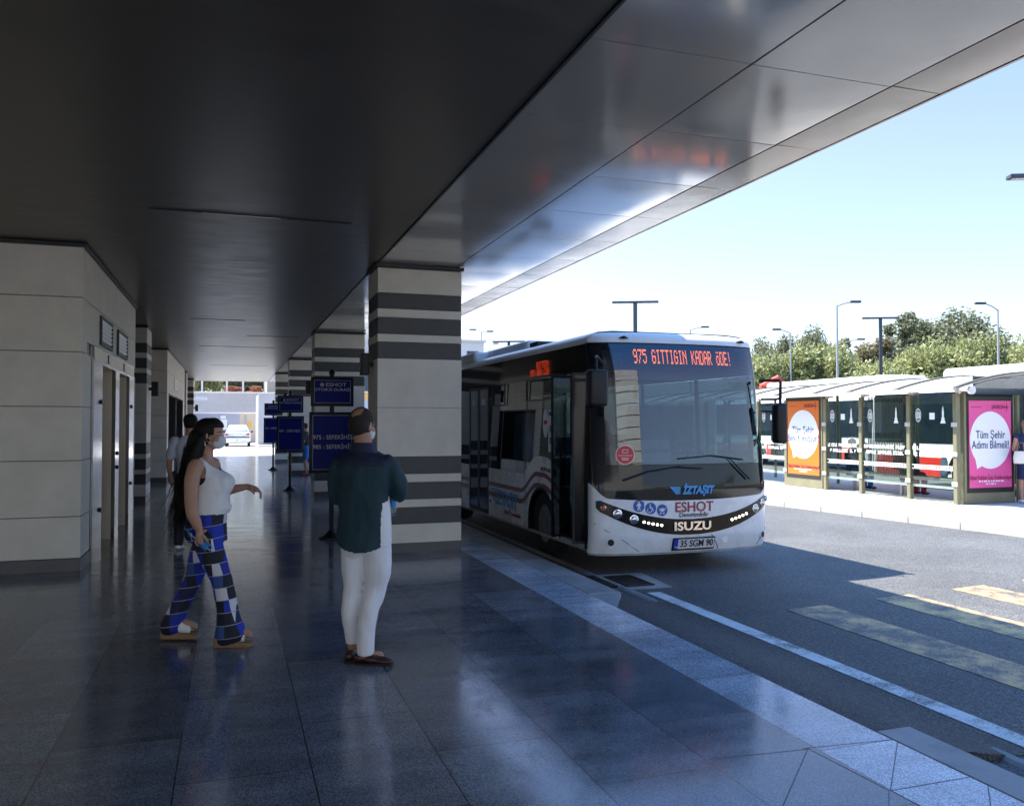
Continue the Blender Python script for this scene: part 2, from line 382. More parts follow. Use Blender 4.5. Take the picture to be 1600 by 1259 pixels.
def leafmat(name, c1, c2):
    m, nt, b = _new(name); N, L = nt.nodes, nt.links
    g = N.new("ShaderNodeNewGeometry")
    n = N.new("ShaderNodeTexNoise"); n.inputs['Scale'].default_value = .5; n.inputs['Detail'].default_value = 4
    L.new(g.outputs['Position'], n.inputs['Vector'])
    ad = N.new("ShaderNodeMath"); ad.operation = 'MULTIPLY_ADD'; ad.inputs[1].default_value = .45
    L.new(g.outputs['Random Per Island'], ad.inputs[0]); L.new(n.outputs[0], ad.inputs[2])
    mr = N.new("ShaderNodeMapRange"); mr.inputs[1].default_value = .45; mr.inputs[2].default_value = 1.0
    L.new(ad.outputs[0], mr.inputs[0])
    mx = N.new("ShaderNodeMix"); mx.data_type = 'RGBA'; mx.inputs[6].default_value = (*c1, 1); mx.inputs[7].default_value = (*c2, 1)
    L.new(mr.outputs[0], mx.inputs[0]); L.new(mx.outputs[2], b.inputs['Base Color'])
    b.inputs['Roughness'].default_value = .6
    tr = N.new("ShaderNodeBsdfTranslucent"); L.new(mx.outputs[2], tr.inputs[0])
    ms = N.new("ShaderNodeMixShader"); ms.inputs[0].default_value = .35
    L.new(b.outputs[0], ms.inputs[1]); L.new(tr.outputs[0], ms.inputs[2])
    L.new(ms.outputs[0], N["Material Output"].inputs[0])
    return m
M['leaf_bright'] = leafmat('leaf_bright', (0.20, 0.23, 0.09), (0.42, 0.43, 0.20))  # leaf tones, here and below, lightened to stand in for slight haze
M['leaf_dark'] = leafmat('leaf_dark', (0.13, 0.15, 0.085), (0.26, 0.27, 0.16))
M['leaf_brown'] = leafmat('leaf_brown', (0.16, 0.145, 0.08), (0.28, 0.25, 0.15))

# ------------------------------------------------------------------ mesh builder
def link(o): COL.objects.link(o); return o

def tag(o, label=None, cat=None, group=None, kind=None):
    if label: o['label'] = label
    if cat: o['category'] = cat
    if group: o['group'] = group
    if kind: o['kind'] = kind
    return o

def empty(name, loc=(0, 0, 0), rz=0, label=None, cat=None, group=None, parent=None):
    o = bpy.data.objects.new(name, None); link(o)
    o.location = loc; o.rotation_euler = (0, 0, rz); o.empty_display_size = .2
    if parent: o.parent = parent
    return tag(o, label, cat, group)

class MB:
    def __init__(s): s.v = []; s.f = []; s.mi = []; s.cur = 0
    def add(s, vs, fs):
        k = len(s.v); s.v += [tuple(p) for p in vs]
        for f in fs: s.f.append(tuple(i + k for i in f)); s.mi.append(s.cur)
        return s
    def box(s, x0, x1, y0, y1, z0, z1, M4=None):
        vs = [Vector((x, y, z)) for z in (z0, z1) for y in (y0, y1) for x in (x0, x1)]
        if M4: vs = [M4 @ v for v in vs]
        return s.add(vs, [(0, 2, 3, 1), (4, 5, 7, 6), (0, 1, 5, 4), (2, 6, 7, 3), (0, 4, 6, 2), (1, 3, 7, 5)])
    def rbox(s, x0, x1, y0, y1, z0, z1, r=.02, seg=2, M4=None):
        bm = bmesh.new(); bmesh.ops.create_cube(bm, size=1)
        for v in bm.verts:
            v.co = Vector(((x0 + x1) / 2 + v.co.x * (x1 - x0), (y0 + y1) / 2 + v.co.y * (y1 - y0), (z0 + z1) / 2 + v.co.z * (z1 - z0)))
        r = min(r, .49 * min(abs(x1 - x0), abs(y1 - y0), abs(z1 - z0)))
        bmesh.ops.bevel(bm, geom=bm.edges[:] + bm.verts[:], offset=r, segments=seg, affect='EDGES', profile=.5)
        return s.bm(bm, M4)
    def bm(s, bm, M4=None):
        bm.verts.index_update()
        vs = [(M4 @ v.co) if M4 else v.co.copy() for v in bm.verts]
        fs = [tuple(v.index for v in f.verts) for f in bm.faces]
        bm.free(); return s.add(vs, fs)
    def tube(s, pts, rad, seg=10, cap=True):
        pts = [Vector(p) for p in pts]
        if not isinstance(rad, (list, tuple)): rad = [rad] * len(pts)
        rings = []; prev = None
        for i, p in enumerate(pts):
            t = (pts[min(i + 1, len(pts) - 1)] - pts[max(i - 1, 0)]).normalized()
            if prev is None:
                a = Vector((0, 0, 1)) if abs(t.z) < .9 else Vector((1, 0, 0))
                u = t.cross(a).normalized()
            else:
                u = (prev - t * prev.dot(t)).normalized()
            prev = u; w = t.cross(u)
            rings.append([p + (u * math.cos(2 * math.pi * k / seg) + w * math.sin(2 * math.pi * k / seg)) * rad[i] for k in range(seg)])
        vs = [v for r in rings for v in r]; fs = []
        for i in range(len(pts) - 1):
            for k in range(seg):
                a = i * seg + k; b = i * seg + (k + 1) % seg
                fs.append((a, b, b + seg, a + seg))
        if cap:
            fs.append(tuple(range(seg - 1, -1, -1))); fs.append(tuple(range((len(pts) - 1) * seg, len(pts) * seg)))
        return s.add(vs, fs)
    def cyl(s, p, axis, r, h, seg=24, r2=None):
        a = Vector(axis).normalized(); p = Vector(p)
        return s.tube([p, p + a * h], [r, r if r2 is None else r2], seg)
    def prism(s, poly, d, axis='z'):
        # poly list of 2D points, extruded between d[0] and d[1] along axis
        n = len(poly)
        def P(a, b, c): return {'z': (a, b, c), 'y': (a, c, b), 'x': (c, a, b)}[axis]
        bm = bmesh.new()
        v0 = [bm.verts.new(P(a, b, d[0])) for a, b in poly]; v1 = [bm.verts.new(P(a, b, d[1])) for a, b in poly]
        bm.faces.new(v0); bm.faces.new(v1[::-1])
        for i in range(n): bm.faces.new((v0[i], v1[i], v1[(i + 1) % n], v0[(i + 1) % n]))
        bmesh.ops.triangulate(bm, faces=[f for f in bm.faces if len(f.verts) > 4])
        bmesh.ops.recalc_face_normals(bm, faces=bm.faces)
        return s.bm(bm)
    def grid(s, P, nu, nv, Q=None):
        # P(i,j) outer; Q(i,j) inner (closed slab)
        k = [[P(i, j) for j in range(nv + 1)] for i in range(nu + 1)]
        vs = [p for r in k for p in r]; fs = []
        I = lambda i, j: i * (nv + 1) + j
        for i in range(nu):
            for j in range(nv): fs.append((I(i, j), I(i + 1, j), I(i + 1, j + 1), I(i, j + 1)))
        if Q:
            o = len(vs); vs += [Q(i, j) for i in range(nu + 1) for j in range(nv + 1)]
            for i in range(nu):
                for j in range(nv): fs.append((o + I(i, j), o + I(i, j + 1), o + I(i + 1, j + 1), o + I(i + 1, j)))
            for i in range(nu):
                fs.append((I(i, 0), o + I(i, 0), o + I(i + 1, 0), I(i + 1, 0)))
                fs.append((I(i, nv), I(i + 1, nv), o + I(i + 1, nv), o + I(i, nv)))
            for j in range(nv):
                fs.append((I(0, j), I(0, j + 1), o + I(0, j + 1), o + I(0, j)))
                fs.append((I(nu, j), o + I(nu, j), o + I(nu, j + 1), I(nu, j + 1)))
        return s.add(vs, fs)
    def build(s, name, material, parent=None, smooth=False, bevel=0, label=None, recalc=True, loc=None):
        me = bpy.data.meshes.new(name)
        me.from_pydata(s.v, [], s.f)
        mats = material if isinstance(material, (list, tuple)) else [material]
        for m in mats: me.materials.append(M[m] if isinstance(m, str) else m)
        if len(mats) > 1:
            for p, i in zip(me.polygons, s.mi): p.material_index = i
        if recalc or bevel:
            bm = bmesh.new(); bm.from_mesh(me)
            if recalc: bmesh.ops.recalc_face_normals(bm, faces=bm.faces)
            if bevel:
                es = [e for e in bm.edges if len(e.link_faces) == 2 and e.calc_face_angle(0) > R(40)]
                bmesh.ops.bevel(bm, geom=es, offset=bevel, segments=1, affect='EDGES')
            bm.to_mesh(me); bm.free()
        if smooth:
            for p in me.polygons: p.use_smooth = True
            try: me.set_sharp_from_angle(angle=R(38))
            except Exception: pass
        me.update()
        o = bpy.data.objects.new(name, me); link(o)
        if parent: o.parent = parent
        if loc: o.location = loc
        if label: o['label'] = label
        return o

def kids(o): return [c for c in bpy.data.objects if c.parent == o]
def copy_tree(o, parent=None, loc=None, rz=None):
    c = o.copy(); COL.objects.link(c)
    if parent: c.parent = parent
    if loc is not None: c.location = loc
    if rz is not None: c.rotation_euler = (0, 0, rz)
    for ch in kids(o): copy_tree(ch, c)
    return c

def struct(name, mb, m, **k):
    return tag(mb.build(name, m, **k), kind='structure')

_txt = {}
def text_geo(body, size, align='CENTER', extrude=.002, shear=0, bold=0, space=1.0):
    cu = bpy.data.curves.new("t", 'FONT'); cu.body = body; cu.size = size
    cu.align_x = align; cu.align_y = 'CENTER'; cu.extrude = extrude; cu.resolution_u = 3
    cu.shear = shear; cu.offset = bold; cu.space_character = space
    o = bpy.data.objects.new("t", cu); COL.objects.link(o)
    bpy.context.view_layer.update()
    me = bpy.data.meshes.new_from_object(o.evaluated_get(bpy.context.evaluated_depsgraph_get()))
    vs = [v.co.copy() for v in me.vertices]; fs = [tuple(p.vertices) for p in me.polygons]
    bpy.data.objects.remove(o); bpy.data.curves.remove(cu); bpy.data.meshes.remove(me)
    return vs, fs
def text_on(mb, body, size, fn, align='CENTER', extrude=.002, sx=1.0, **k):
    """fn(tx, ty, depth) -> 3D point; depth>0 is out of the surface"""
    vs, fs = text_geo(body, size, align, extrude, **k)
    mb.add([fn(v.x * sx, v.y, v.z + extrude) for v in vs], fs)
    return mb
# ================================================================== GROUND
RZ = -0.12                                   # road level
mb = MB(); mb.box(-700, 700, -300, 900, RZ - .5, RZ - .02)
struct('ground', mb, 'ground_far')
mb = MB(); mb.box(3.25, 60, -60, 120, RZ - .019, RZ)
struct('road', mb, 'asphalt')
mb = MB(); mb.box(-40, 3.27, -40, 43.0, -.4, 0)
struct('platform_paving', mb, 'granite')
mb = MB(); mb.box(-40, 12, 43.0, 75, -.3, -.015)
struct('forecourt', mb, 'concrete_light')
# kerb stones (near and far of the crossing), each with bevelled joints
mb = MB()
y = 7.35
while y < 43:
    mb.rbox(3.272, 3.60, y, y + .996, -.3, .004 + random.uniform(-.002, .002), r=.008, seg=1); y += 1.0
mb.add([(3.272, 6.75, 0), (3.60, 7.34, 0), (3.272, 7.34, 0), (3.272, 6.75, -.2), (3.60, 7.34, -.2), (3.272, 7.34, -.2)], [(0, 1, 2), (3, 5, 4), (0, 3, 4, 1), (1, 4, 5, 2), (0, 2, 5, 3)])
y = 3.62
while y > -12:
    mb.rbox(3.272, 3.50, y - .996, y, -.3, .003 + random.uniform(-.002, .002), r=.008, seg=1); y -= 1.0
struct('kerb', mb, 'kerb')
# broken joints fanning out at the corner of the paving
mb = MB()
def wpx(px, py):
    f = 1300; a = R(18.7); p = math.atan(29.5 / 1300); x = (px - 800) / f; y = -(py - 629.5) / f
    fy = math.cos(p) - y * math.sin(p); fz = math.sin(p) + y * math.cos(p); t = -1.65 / fz
    return Vector((t * (x * math.cos(a) + fy * math.sin(a)), t * (-x * math.sin(a) + fy * math.cos(a)), .0012))
for p0, p1 in (((1262.5, 1168.8), (1205, 1300)), ((1262.5, 1168.8), (1389, 1234)), ((1403, 1154.7), (1391.5, 1234.5)), ((1391.5, 1234.5), (1543.8, 1208.6)), ((1541.5, 1210), (1552, 1290)),
               ((1389, 1234), (1389, 1300)), ((1393, 1235), (1470, 1275)), ((1112.6, 1185.2), (1262, 1169.7)), ((1255, 1168.8), (1396, 1154.7))):
    a_, b_ = wpx(*p0), wpx(*p1); d_ = (b_ - a_).normalized(); n_ = Vector((-d_.y, d_.x, 0)) * .0022
    mb.add([a_ - n_, b_ - n_, b_ + n_, a_ + n_], [(0, 1, 2, 3)])
struct('paving_joint', mb, 'dark_trim')
# asphalt ramp of the crossing, flush with the paving
mb = MB()
def ramp(i, j):
    x = 3.273 + .80 * i / 16; y = 3.35 + 3.95 * j / 30
    t = i / 16
    z = -.004 - (.112) * (t * t * (3 - 2 * t))
    return (x, y, z + .0015 * math.sin(x * 40) * math.sin(y * 21))
mb.grid(ramp, 16, 30, lambda i, j: (ramp(i, j)[0], ramp(i, j)[1], -.3))
struct('crossing_ramp', mb, 'asphalt_old')
# gutter channels: concave concrete, with rounded ends
def gutter(name, xa, xb, ya, yb, end):
    mb = MB(); n = 12; m = 40
    def P(i, j):
        t = i / n; y = ya + (yb - ya) * j / m
        x = xa + (xb - xa) * t
        return (x, y, RZ + .014 - .05 * math.sin(math.pi * t) ** 1.2 + .012 * (t > .86))
    mb.grid(P, n, m, lambda i, j: (P(i, j)[0], P(i, j)[1], -.35))
    return mb
mb = gutter('g', 3.602, 3.98, 7.30, 43, 0)
struct('gutter', mb, 'gutter')
mb = gutter('g', 3.502, 3.90, -12, 3.45, 0)
struct('gutter_near', mb, 'gutter')
# road paint
def sheet(name, poly, z, m):
    mb = MB(); mb.prism(poly, (z, z + .004)); return struct(name, mb, m)
PZ = RZ + .0005
sheet('edge_line', [(4.10, -12), (4.25, -12), (4.25, 7.75), (4.10, 7.75)], PZ, 'paint_white')
for i in range(8):
    x0 = 4.97 + 1.14 * i
    sheet('crossing_bar', [(x0, 2.4), (x0 + .5, 2.4), (x0 + .5, 6.69 + .13 * i), (x0, 6.63 + .13 * i)], PZ, 'paint_yellow')
sheet('lane_patch', [(3.99, 7.95), (4.50, 7.93), (4.58, 8.80), (3.99, 8.83)], PZ - .0003, 'gutter')
# drain grate
g = empty('drain_grate', (4.04, 8.08, RZ + .004), label='dark iron drain grate set in the kerbside gutter in front of the bus', cat='drain')
mb = MB(); mb.box(0, .33, 0, .025, 0, .012).box(0, .33, .575, .6, 0, .012).box(0, .025, .026, .574, 0, .012).box(.305, .33, .026, .574, 0, .012)
mb.build('frame', 'black_metal', g)
mb = MB()
for i in range(13): mb.box(.026, .304, .035 + i * .042, .055 + i * .042, .0, .010)
mb.build('grating', 'black_metal', g)
g = empty('gutter_inlet', (3.64, 8.10, RZ), label='slotted inlet in the concave gutter beside the platform kerb', cat='drain')
mb = MB()
for i in range(9): mb.box(0, .30, i * .075, i * .075 + .035, -.01, .022)
mb.build('grating', 'black_metal', g)

# island across the road (kerb edge leans with the lane)
isl = [(12.45, -2), (11.67, 9.7), (11.0, 15.3), (10.3, 22), (9.6, 30), (9.0, 44), (24, 44), (19.0, 30), (16.6, 20), (16.3, 9.0), (16.2, -2)]
mb = MB(); mb.prism(isl, (-.3, -.004))
struct('island_pavement', mb, 'concrete_light')
mb = MB()
for a, b in zip(isl[:5], isl[1:6]):
    a = Vector((*a, 0)); b = Vector((*b, 0)); d = (b - a).normalized(); n = Vector((d.y, -d.x, 0))
    L_ = (b - a).length; k = 0
    if n.x > 0: n = -n
    q = 0
    while q < L_ - .05:
        e = min(q + .98, L_)
        p0 = a + d * q; p1 = a + d * e
        mb.add([p0 + Vector((0, 0, -.3)), p1 + Vector((0, 0, -.3)), p1 + n * .14 + Vector((0, 0, -.3)), p0 + n * .14 + Vector((0, 0, -.3)),
                p0, p1, p1 + n * .14 + Vector((0, 0, -.002)), p0 + n * .14 + Vector((0, 0, -.002))],
               [(0, 3, 2, 1), (4, 5, 6, 7), (0, 1, 5, 4), (1, 2, 6, 5), (2, 3, 7, 6), (3, 0, 4, 7)])
        q += 1.0
struct('island_kerb', mb, 'concrete_light')
g = empty('pavement_drain', (11.3, 15.5, -.003), rz=R(7), label='small slotted drain cover in the pale island pavement near the kerb', cat='drain')
mb = MB()
for i in range(7): mb.box(.0, .12, i * .1, i * .1 + .055, 0, .004)
mb.build('grating', 'black_metal', g)

# ================================================================== CANOPY ROOF
canopy = empty('canopy_roof', (0, 0, 3.65), label='dark flat station canopy with a glossy pale soffit along its outer edge', cat='canopy')
CY0, CY1 = -6.5, 43.3
mb = MB(); mb.box(-40, 1.735, CY0, CY1, .0, .12); mb.build('ceiling_panel', 'ceiling', canopy)
mb = MB(); mb.box(-40, 4.05, CY0, CY1, .16, .9).box(2.6, 4.03, CY0, CY1 - .01, .9, 1.42); mb.build('roof_deck', 'dark_clad', canopy)
mb = MB(); mb.box(1.738, 1.757, CY0, CY1, -.012, .1); mb.build('edge_trim', 'dark_trim', canopy)
# soffit: three runs of separate cassettes with real gaps, each slightly out of true
jy = [3.94 + 1.115 * k for k in range(-9, 36)]
mbs = MB(); mbe = MB()
for a, b in zip(jy, jy[1:]):
    if b > CY1: continue
    for (x0, x1, tgt) in ((1.76, 2.745, mbs), (2.757, 3.715, mbs), (3.74, 4.095, mbe)):
        t0, t1, t2, t3 = [random.uniform(-.0018, .0018) for _ in range(4)]
        z = 0.0 if tgt is mbs else .004
        nx = 6; ny = 6; bow = random.uniform(.0006, .0022)
        def P(i, j):
            u = i / nx; v = j / ny
            return (x0 + (x1 - x0) * u, a + .004 + (b - a - .008) * v, z + (t0 * (1 - u) + t1 * u) * (1 - v) + (t2 * (1 - u) + t3 * u) * v - bow * math.sin(math.pi * u) * math.sin(math.pi * v))
        tgt.grid(P, nx, ny, lambda i, j: (P(i, j)[0], P(i, j)[1], .05))
mbs.build('soffit_panels', 'soffit', canopy, smooth=True); mbe.build('edge_panels', 'soffit_edge', canopy, smooth=True)
mb = MB(); mb.box(4.105, 4.125, CY0, CY1, .0, 1.45); mb.build('fascia', 'soffit_edge', canopy)
# linear slots in the dark ceiling
for i, (x, y, l) in enumerate([(.20, 8.42, 1.88)]):
    o = empty('ceiling_slot', (x, y, 3.648), label='thin linear light slot in the dark ceiling above the walking woman', cat='ceiling light')
    MB().box(-l / 2, l / 2, -.013, .013, -.006, 0).build('housing', 'black_metal', o)
    MB().box(-l / 2 * .5, l / 2 * .27, -.010, .004, -.010, -.0062).build('diffuser', 'vent', o)
slots = [(-.25, 17.2, 1.0, 'short slot in the dark ceiling before the left striped column'), (.95, 20.2, 1.2, 'faint slot in the dark ceiling in line with the second striped column'),
         (.16, 23.3, 1.9, 'narrow slot in the dark ceiling past the second striped column'), (.3, 31, 1.9, 'farthest narrow slot in the dark ceiling near the bright exit')]
for x, y, l, lb in slots:
    o = empty('ceiling_slot', (x, y, 3.648), label=lb, cat='ceiling light', group='slots in the dark ceiling')
    MB().box(-l / 2, l / 2, -.012, .012, -.005, 0).build('housing', 'black_metal', o)

# ================================================================== STRIPED COLUMNS
COURSES = [(.12, .36, 0), (.36, .57, 1), (.57, .67, 0), (.67, .885, 1), (.885, .99, 0), (.99, 1.21, 1), (1.21, 1.83, 0), (1.83, 2.45, 0),
           (2.45, 2.66, 1), (2.66, 2.76, 0), (2.76, 2.97, 1), (2.97, 3.08, 0), (3.08, 3.28, 1), (3.28, 3.595, 0)]
def column(w, d, label, striped=True):
    t = empty('striped_column' if striped else 'clad_column', label=label, cat='column', group='clad columns along the platform')
    MB().box(.012, w - .012, .012, d - .012, .0, 3.648).build('core', 'dark_trim', t)
    MB().box(.004, w - .004, .004, d - .004, 0, .115).build('plinth', 'base_clad', t)
    lt = MB()
    for a, b, k in COURSES:
        if k and striped:
            MB().rbox(0.003, w - .003, 0.003, d - .003, a + .002, b - .002, r=.002, seg=1).build('dark_band', 'dark_clad', t)
        else: lt.rbox(0, w, 0, d, a + .002, b - .002, r=.003, seg=1)
    lt.build('pale_cladding', 'clad', t)
    m = MB().box(-.03, w + .02, -.05, -.008, 3.60, 3.64).box(-.03, -.008, -.008, d, 3.60, 3.64)
    m.build('top_channel', 'dark_trim', t)
    return t
lab = ['nearest striped column, beige and charcoal bands, beside the waiting man', 'second striped column, behind the nearest stop sign', 'third striped column, behind the small person in blue shorts', 'fourth striped column, behind the farthest stop signs']
c0 = column(1.09, .76, lab[0]); c0.location = (1.745, 10.42, 0)
for i, y in enumerate((18.65, 26.95, 35.1)):
    c = copy_tree(c0, loc=(1.745, y, 0)); c['label'] = lab[i + 1]
c = column(1.0, 1.0, 'striped column on the left, right after the lift block'); c.location = (-2.64, 18.7, 0)
d = column(1.0, .8, 'plain pale column on the left, after the block with dark openings', striped=False); d.location = (-2.65, 35.2, 0)
e = copy_tree(c, loc=(-2.62, 41.2, 0)); e['label'] = 'last striped column on the left, at the bright far exit'
# speakers bolted to the columns
def speaker(loc, label, s=1):
    t = empty('wall_speaker', loc, label=label, cat='speaker', group='black boxes on the columns')
    MB().rbox(-.16 * s, -.06 * s, -.1, .1, -.14, .14, r=.012).build('cabinet', 'black_plastic', t)
    MB().rbox(-.058 * s, 0, -.025, .025, -.03, .03, r=.004).build('bracket', 'black_metal', t)
speaker((1.742, 10.75, 2.39), 'black box bracketed to the left side of the nearest striped column')
speaker((1.742, 27.25, 2.42), 'tiny black box beside the third striped column')
speaker((1.742, 19.0, 2.42), 'black box on the second striped column, seen above the stop signs')
speaker((-1.636, 19.2, 2.35), 'black box on the left striped column after the lift block', -1)
speaker((-1.612, 41.7, 2.3), 'black box on the last striped column at the far exit', -1)

# ================================================================== LEFT BLOCKS
C2 = [(.14, .6), (.6, 1.22), (1.22, 1.82), (1.82, 2.43), (2.43, 3.04), (3.04, 3.605)]
lift = empty('lift_block', (-1.57, 10.33, 0), label='pale panelled lift block with two open steel doorways on the far left', cat='building')
# openings along y (local): door1 1.12..2.02, door2 2.75..3.65
X = -8.0
D1 = (1.30, 2.06); D2 = (2.98, 3.72); DH = 2.37; YE = 5.40
lt = MB()
for a, b in C2:
    lt.rbox(-9, 0, 0, .30, a + .004, b - .004, r=.003, seg=1)              # front return
    segs = [(.30, 1.1), (1.1, 2.5), (2.5, 4.1), (4.1, YE)] if a > 2.6 else ([(.30, .62), (5.0, YE)])
    if 2.4 < a < 2.6: segs = [(.30, 1.1), (1.1, 2.5), (2.5, 4.1), (4.1, YE)]
    for s0, s1 in segs:
        lt.rbox(-.3, 0, s0 + .002, s1 - .002, a + .004 if not 2.4 < a < 2.6 else 2.57, b - .004, r=.003, seg=1)
lt.build('pale_cladding', 'clad', lift)
MB().box(-9, -.02, .02, .30, 0, 3.6).box(-9, -.32, .30, YE - .02, 2.6, 3.6).box(-.28, -.02, .31, .60, .0, 3.6).box(-.28, -.03, 5.0, YE - .02, .0, 3.6).box(-.28, -.03, .61, 4.99, 2.6, 3.6).box(-9, -1.3, .3, YE - .02, 0, 2.6).build('core', 'dark_trim', lift)
MB().box(-9, .006, -.006, .302, 0, .135).box(-.28, .006, .302, .615, 0, .135).build('plinth', 'base_clad', lift)
MB().box(-.28, .006, 5.0, YE, 0, .135).build('plinth', 'base_clad', lift)
MB().box(-9, -.02, -.0, YE, 3.612, 3.648).build('top_shadow_gap', 'dark_trim', lift)
MB().box(-9, .02, -.035, -.012, 3.60, 3.64).box(.012, .03, -.03, YE, 3.60, 3.64).build('top_channel', 'dark_trim', lift)
# steel surround
st = MB()
st.box(-.02, .028, .64, 1.36, 0, 2.565)
st.box(-.02, .028, 1.36, 4.98, DH, 2.565)
st.box(-.02, .028, 2.64, 3.06, 0, DH - .001)
st.box(-.02, .028, 4.34, 4.98, 0, DH - .001)
st.build('steel_surround', 'steel_bright', lift)
MB().box(.029, .034, .66, 4.9, 2.40, 2.55).build('head_panel', 'steel', lift)
# jambs facing us and recess
jb = MB()
jb.box(-1.2, -.021, 2.645, 2.72, 0, DH).box(-1.2, -.021, 1.28, 1.355, 0, DH).box(-1.2, -.021, 1.36, 2.64, DH, DH + .05)
jb.box(-1.2, -.021, 4.345, 4.42, 0, DH).box(-1.2, -.021, 2.98, 3.055, 0, DH).box(-1.2, -.021, 3.06, 4.34, DH, DH + .05)
jb.build('door_jamb', 'steel', lift)
for y0, y1 in ((1.36, 2.64), (3.06, 4.34)):
    dd = MB(); dd.box(-1.26, -1.22, y0, (y0 + y1) / 2 - .004, 0, DH).box(-1.26, -1.22, (y0 + y1) / 2 + .004, y1, 0, DH)
    dd.build('lift_door', 'steel', lift)
for y in (1.75, 3.45):
    p = MB().rbox(.034, .044, y, y + .13, 2.42, 2.53, r=.006).build('indicator', 'black_plastic', lift)
    MB().box(.0445, .047, y + .035, y + .095, 2.44, 2.51).build('digit_screen', 'vent', p)
for y, z in ((1.2, .55), (2.85, 1.0), (1.2, 1.9), (4.6, 1.9), (4.6, .65), (2.85, 1.2)):
    MB().cyl((.028, y, z), (1, 0, 0), .028, .02, 16).build('call_button', 'black_plastic', lift)
for y0, y1 in ((1.25, 2.30), (2.92, 4.05)):
    f = MB(); f.box(0, .03, y0, y1, 2.62, 2.66).box(0, .03, y0, y1, 2.95, 2.99).box(0, .03, y0, y0 + .04, 2.661, 2.949).box(0, .03, y1 - .04, y1, 2.661, 2.949).box(0, .008, y0 + .04, y1 - .04, 2.661, 2.949)
    fr = f.build('vent_frame', 'dark_clad', lift)
    s = MB()
    for k in range(5):
        z = 2.685 + k * .055
        s.add([(.010, y0 + .05, z), (.010, y1 - .05, z), (.028, y1 - .05, z + .03), (.028, y0 + .05, z + .03), (.013, y0 + .05, z + .006), (.013, y1 - .05, z + .006), (.031, y1 - .05, z + .036), (.031, y0 + .05, z + .036)],
              [(0, 1, 2, 3), (4, 7, 6, 5), (0, 4, 5, 1), (2, 6, 7, 3), (0, 3, 7, 4), (1, 5, 6, 2)])
    s.build('louvre', 'vent', fr)

blk = empty('shop_block', (-1.63, 24.4, 0), label='pale panelled block with tall dark openings beyond the left striped column', cat='building')
lt = MB(); YE2 = 9.0
for a, b in C2:
    lt.rbox(-9, 0, 0, .30, a + .004, b - .004, r=.003, seg=1)
    for s0, s1 in ([(.3, 3.0), (3.0, 6.0), (6.0, YE2)] if a > 2.4 else [(.3, .55), (7.8, YE2)]):
        lt.rbox(-.3, 0, s0 + .002, s1 - .002, a + .004, b - .004, r=.003, seg=1)
lt.build('pale_cladding', 'clad', blk)
MB().box(-9, -.02, .02, .30, 0, 3.6).box(-9, -.5, .30, YE2 - .02, 0, 3.6).box(-.48, -.02, .31, YE2 - .02, 2.45, 3.6).build('core', 'dark_trim', blk)
MB().box(-9, .006, -.006, .302, 0, .135).build('plinth', 'base_clad', blk)
MB().box(-9, .02, -.035, -.012, 3.60, 3.64).box(.012, .03, -.03, YE2, 3.60, 3.64).build('top_channel', 'dark_trim', blk)
for y0, y1 in ((.60, 3.6), (4.1, 7.7)):
    w = MB().box(-.45, -.40, y0, y1, .0 if y0 > 4 else .75, 2.40).build('dark_opening', 'window_dark', blk)
    MB().box(-.40, .01, y0 - .05, y0, .0 if y0 > 4 else .75, 2.42).box(-.40, .01, y1, y1 + .05, 0, 2.42).box(-.4, .012, y0, y1, 2.401, 2.44).build('frame', 'dark_trim', w)
MB().box(-.3, -.02, .6, 3.6, .14, .72).build('sill_wall', 'clad', blk)
MB().box(.002, .012, 3.0, 4.6, 2.62, 3.0).build('lit_notice', 'vent', blk)

# ================================================================== FAR END: forecourt walls, car court, terrace
def bx(name, m, b, label, cat, group=None, bevel=0):
    o = empty(name, label=label, cat=cat, group=group); MB().box(*b).build('wall', m, o, bevel=bevel); return o
w = bx('court_wall', 'wall_grey', (-22, 10.0, 78, 78.6, -.1, 4.2), 'high pale grey retaining wall across the end of the car court', 'wall')
MB().box(-22, 10.0, 77.9, 78.7, 4.2, 4.32).build('coping', 'vent', w)
w = bx('blue_wall', 'wall_blue', (-22, .70, 70, 70.3, -.1, 2.30), 'low blue grey wall behind the parked white car', 'wall')
MB().box(-22, 2.6, 69.95, 70.35, 2.30, 2.42).build('coping', 'white', w)
MB().box(-.80, -.25, 69.95, 69.99, 1.05, 1.85).box(-.75, -.35, 69.94, 69.98, 1.9, 2.15).build('notice', 'paper', w)
w = bx('metal_gate', 'wall_beige', (.72, 2.6, 70.05, 70.25, -.1, 2.28), 'beige metal gate to the right of the parked white car', 'gate')
MB().box(1.35, 1.6, 70.0, 70.04, 1.2, 1.65).build('warning_plate', 'yellow', w)
MB().box(1.15, 1.19, 70.0, 70.04, .0, 2.2).box(2.2, 2.24, 70.0, 70.04, .0, 2.2).build('frame', 'galv', w)
w = bx('court_pier', 'wall_grey', (1.78, 3.1, 58.5, 64, -.1, 3.5), 'pale grey building corner to the right of the white car', 'building')
MB().box(1.75, 2.9, 56.9, 58.4, -.1, .12).build('plinth', 'wall_beige', w)
MB().box(3.15, 3.5, 57.0, 57.6, -.1, 1.7).build('meter_box', 'vent', w)
w = bx('side_wall', 'wall_blue', (-9, -3.0, 55.5, 69.9, -.1, 4.0), 'blue grey wall at the left of the car court behind the last column', 'wall')
MB().box(-9, -1.6, 62, 64, 3.2, 3.4).build('coping', 'vent', w)
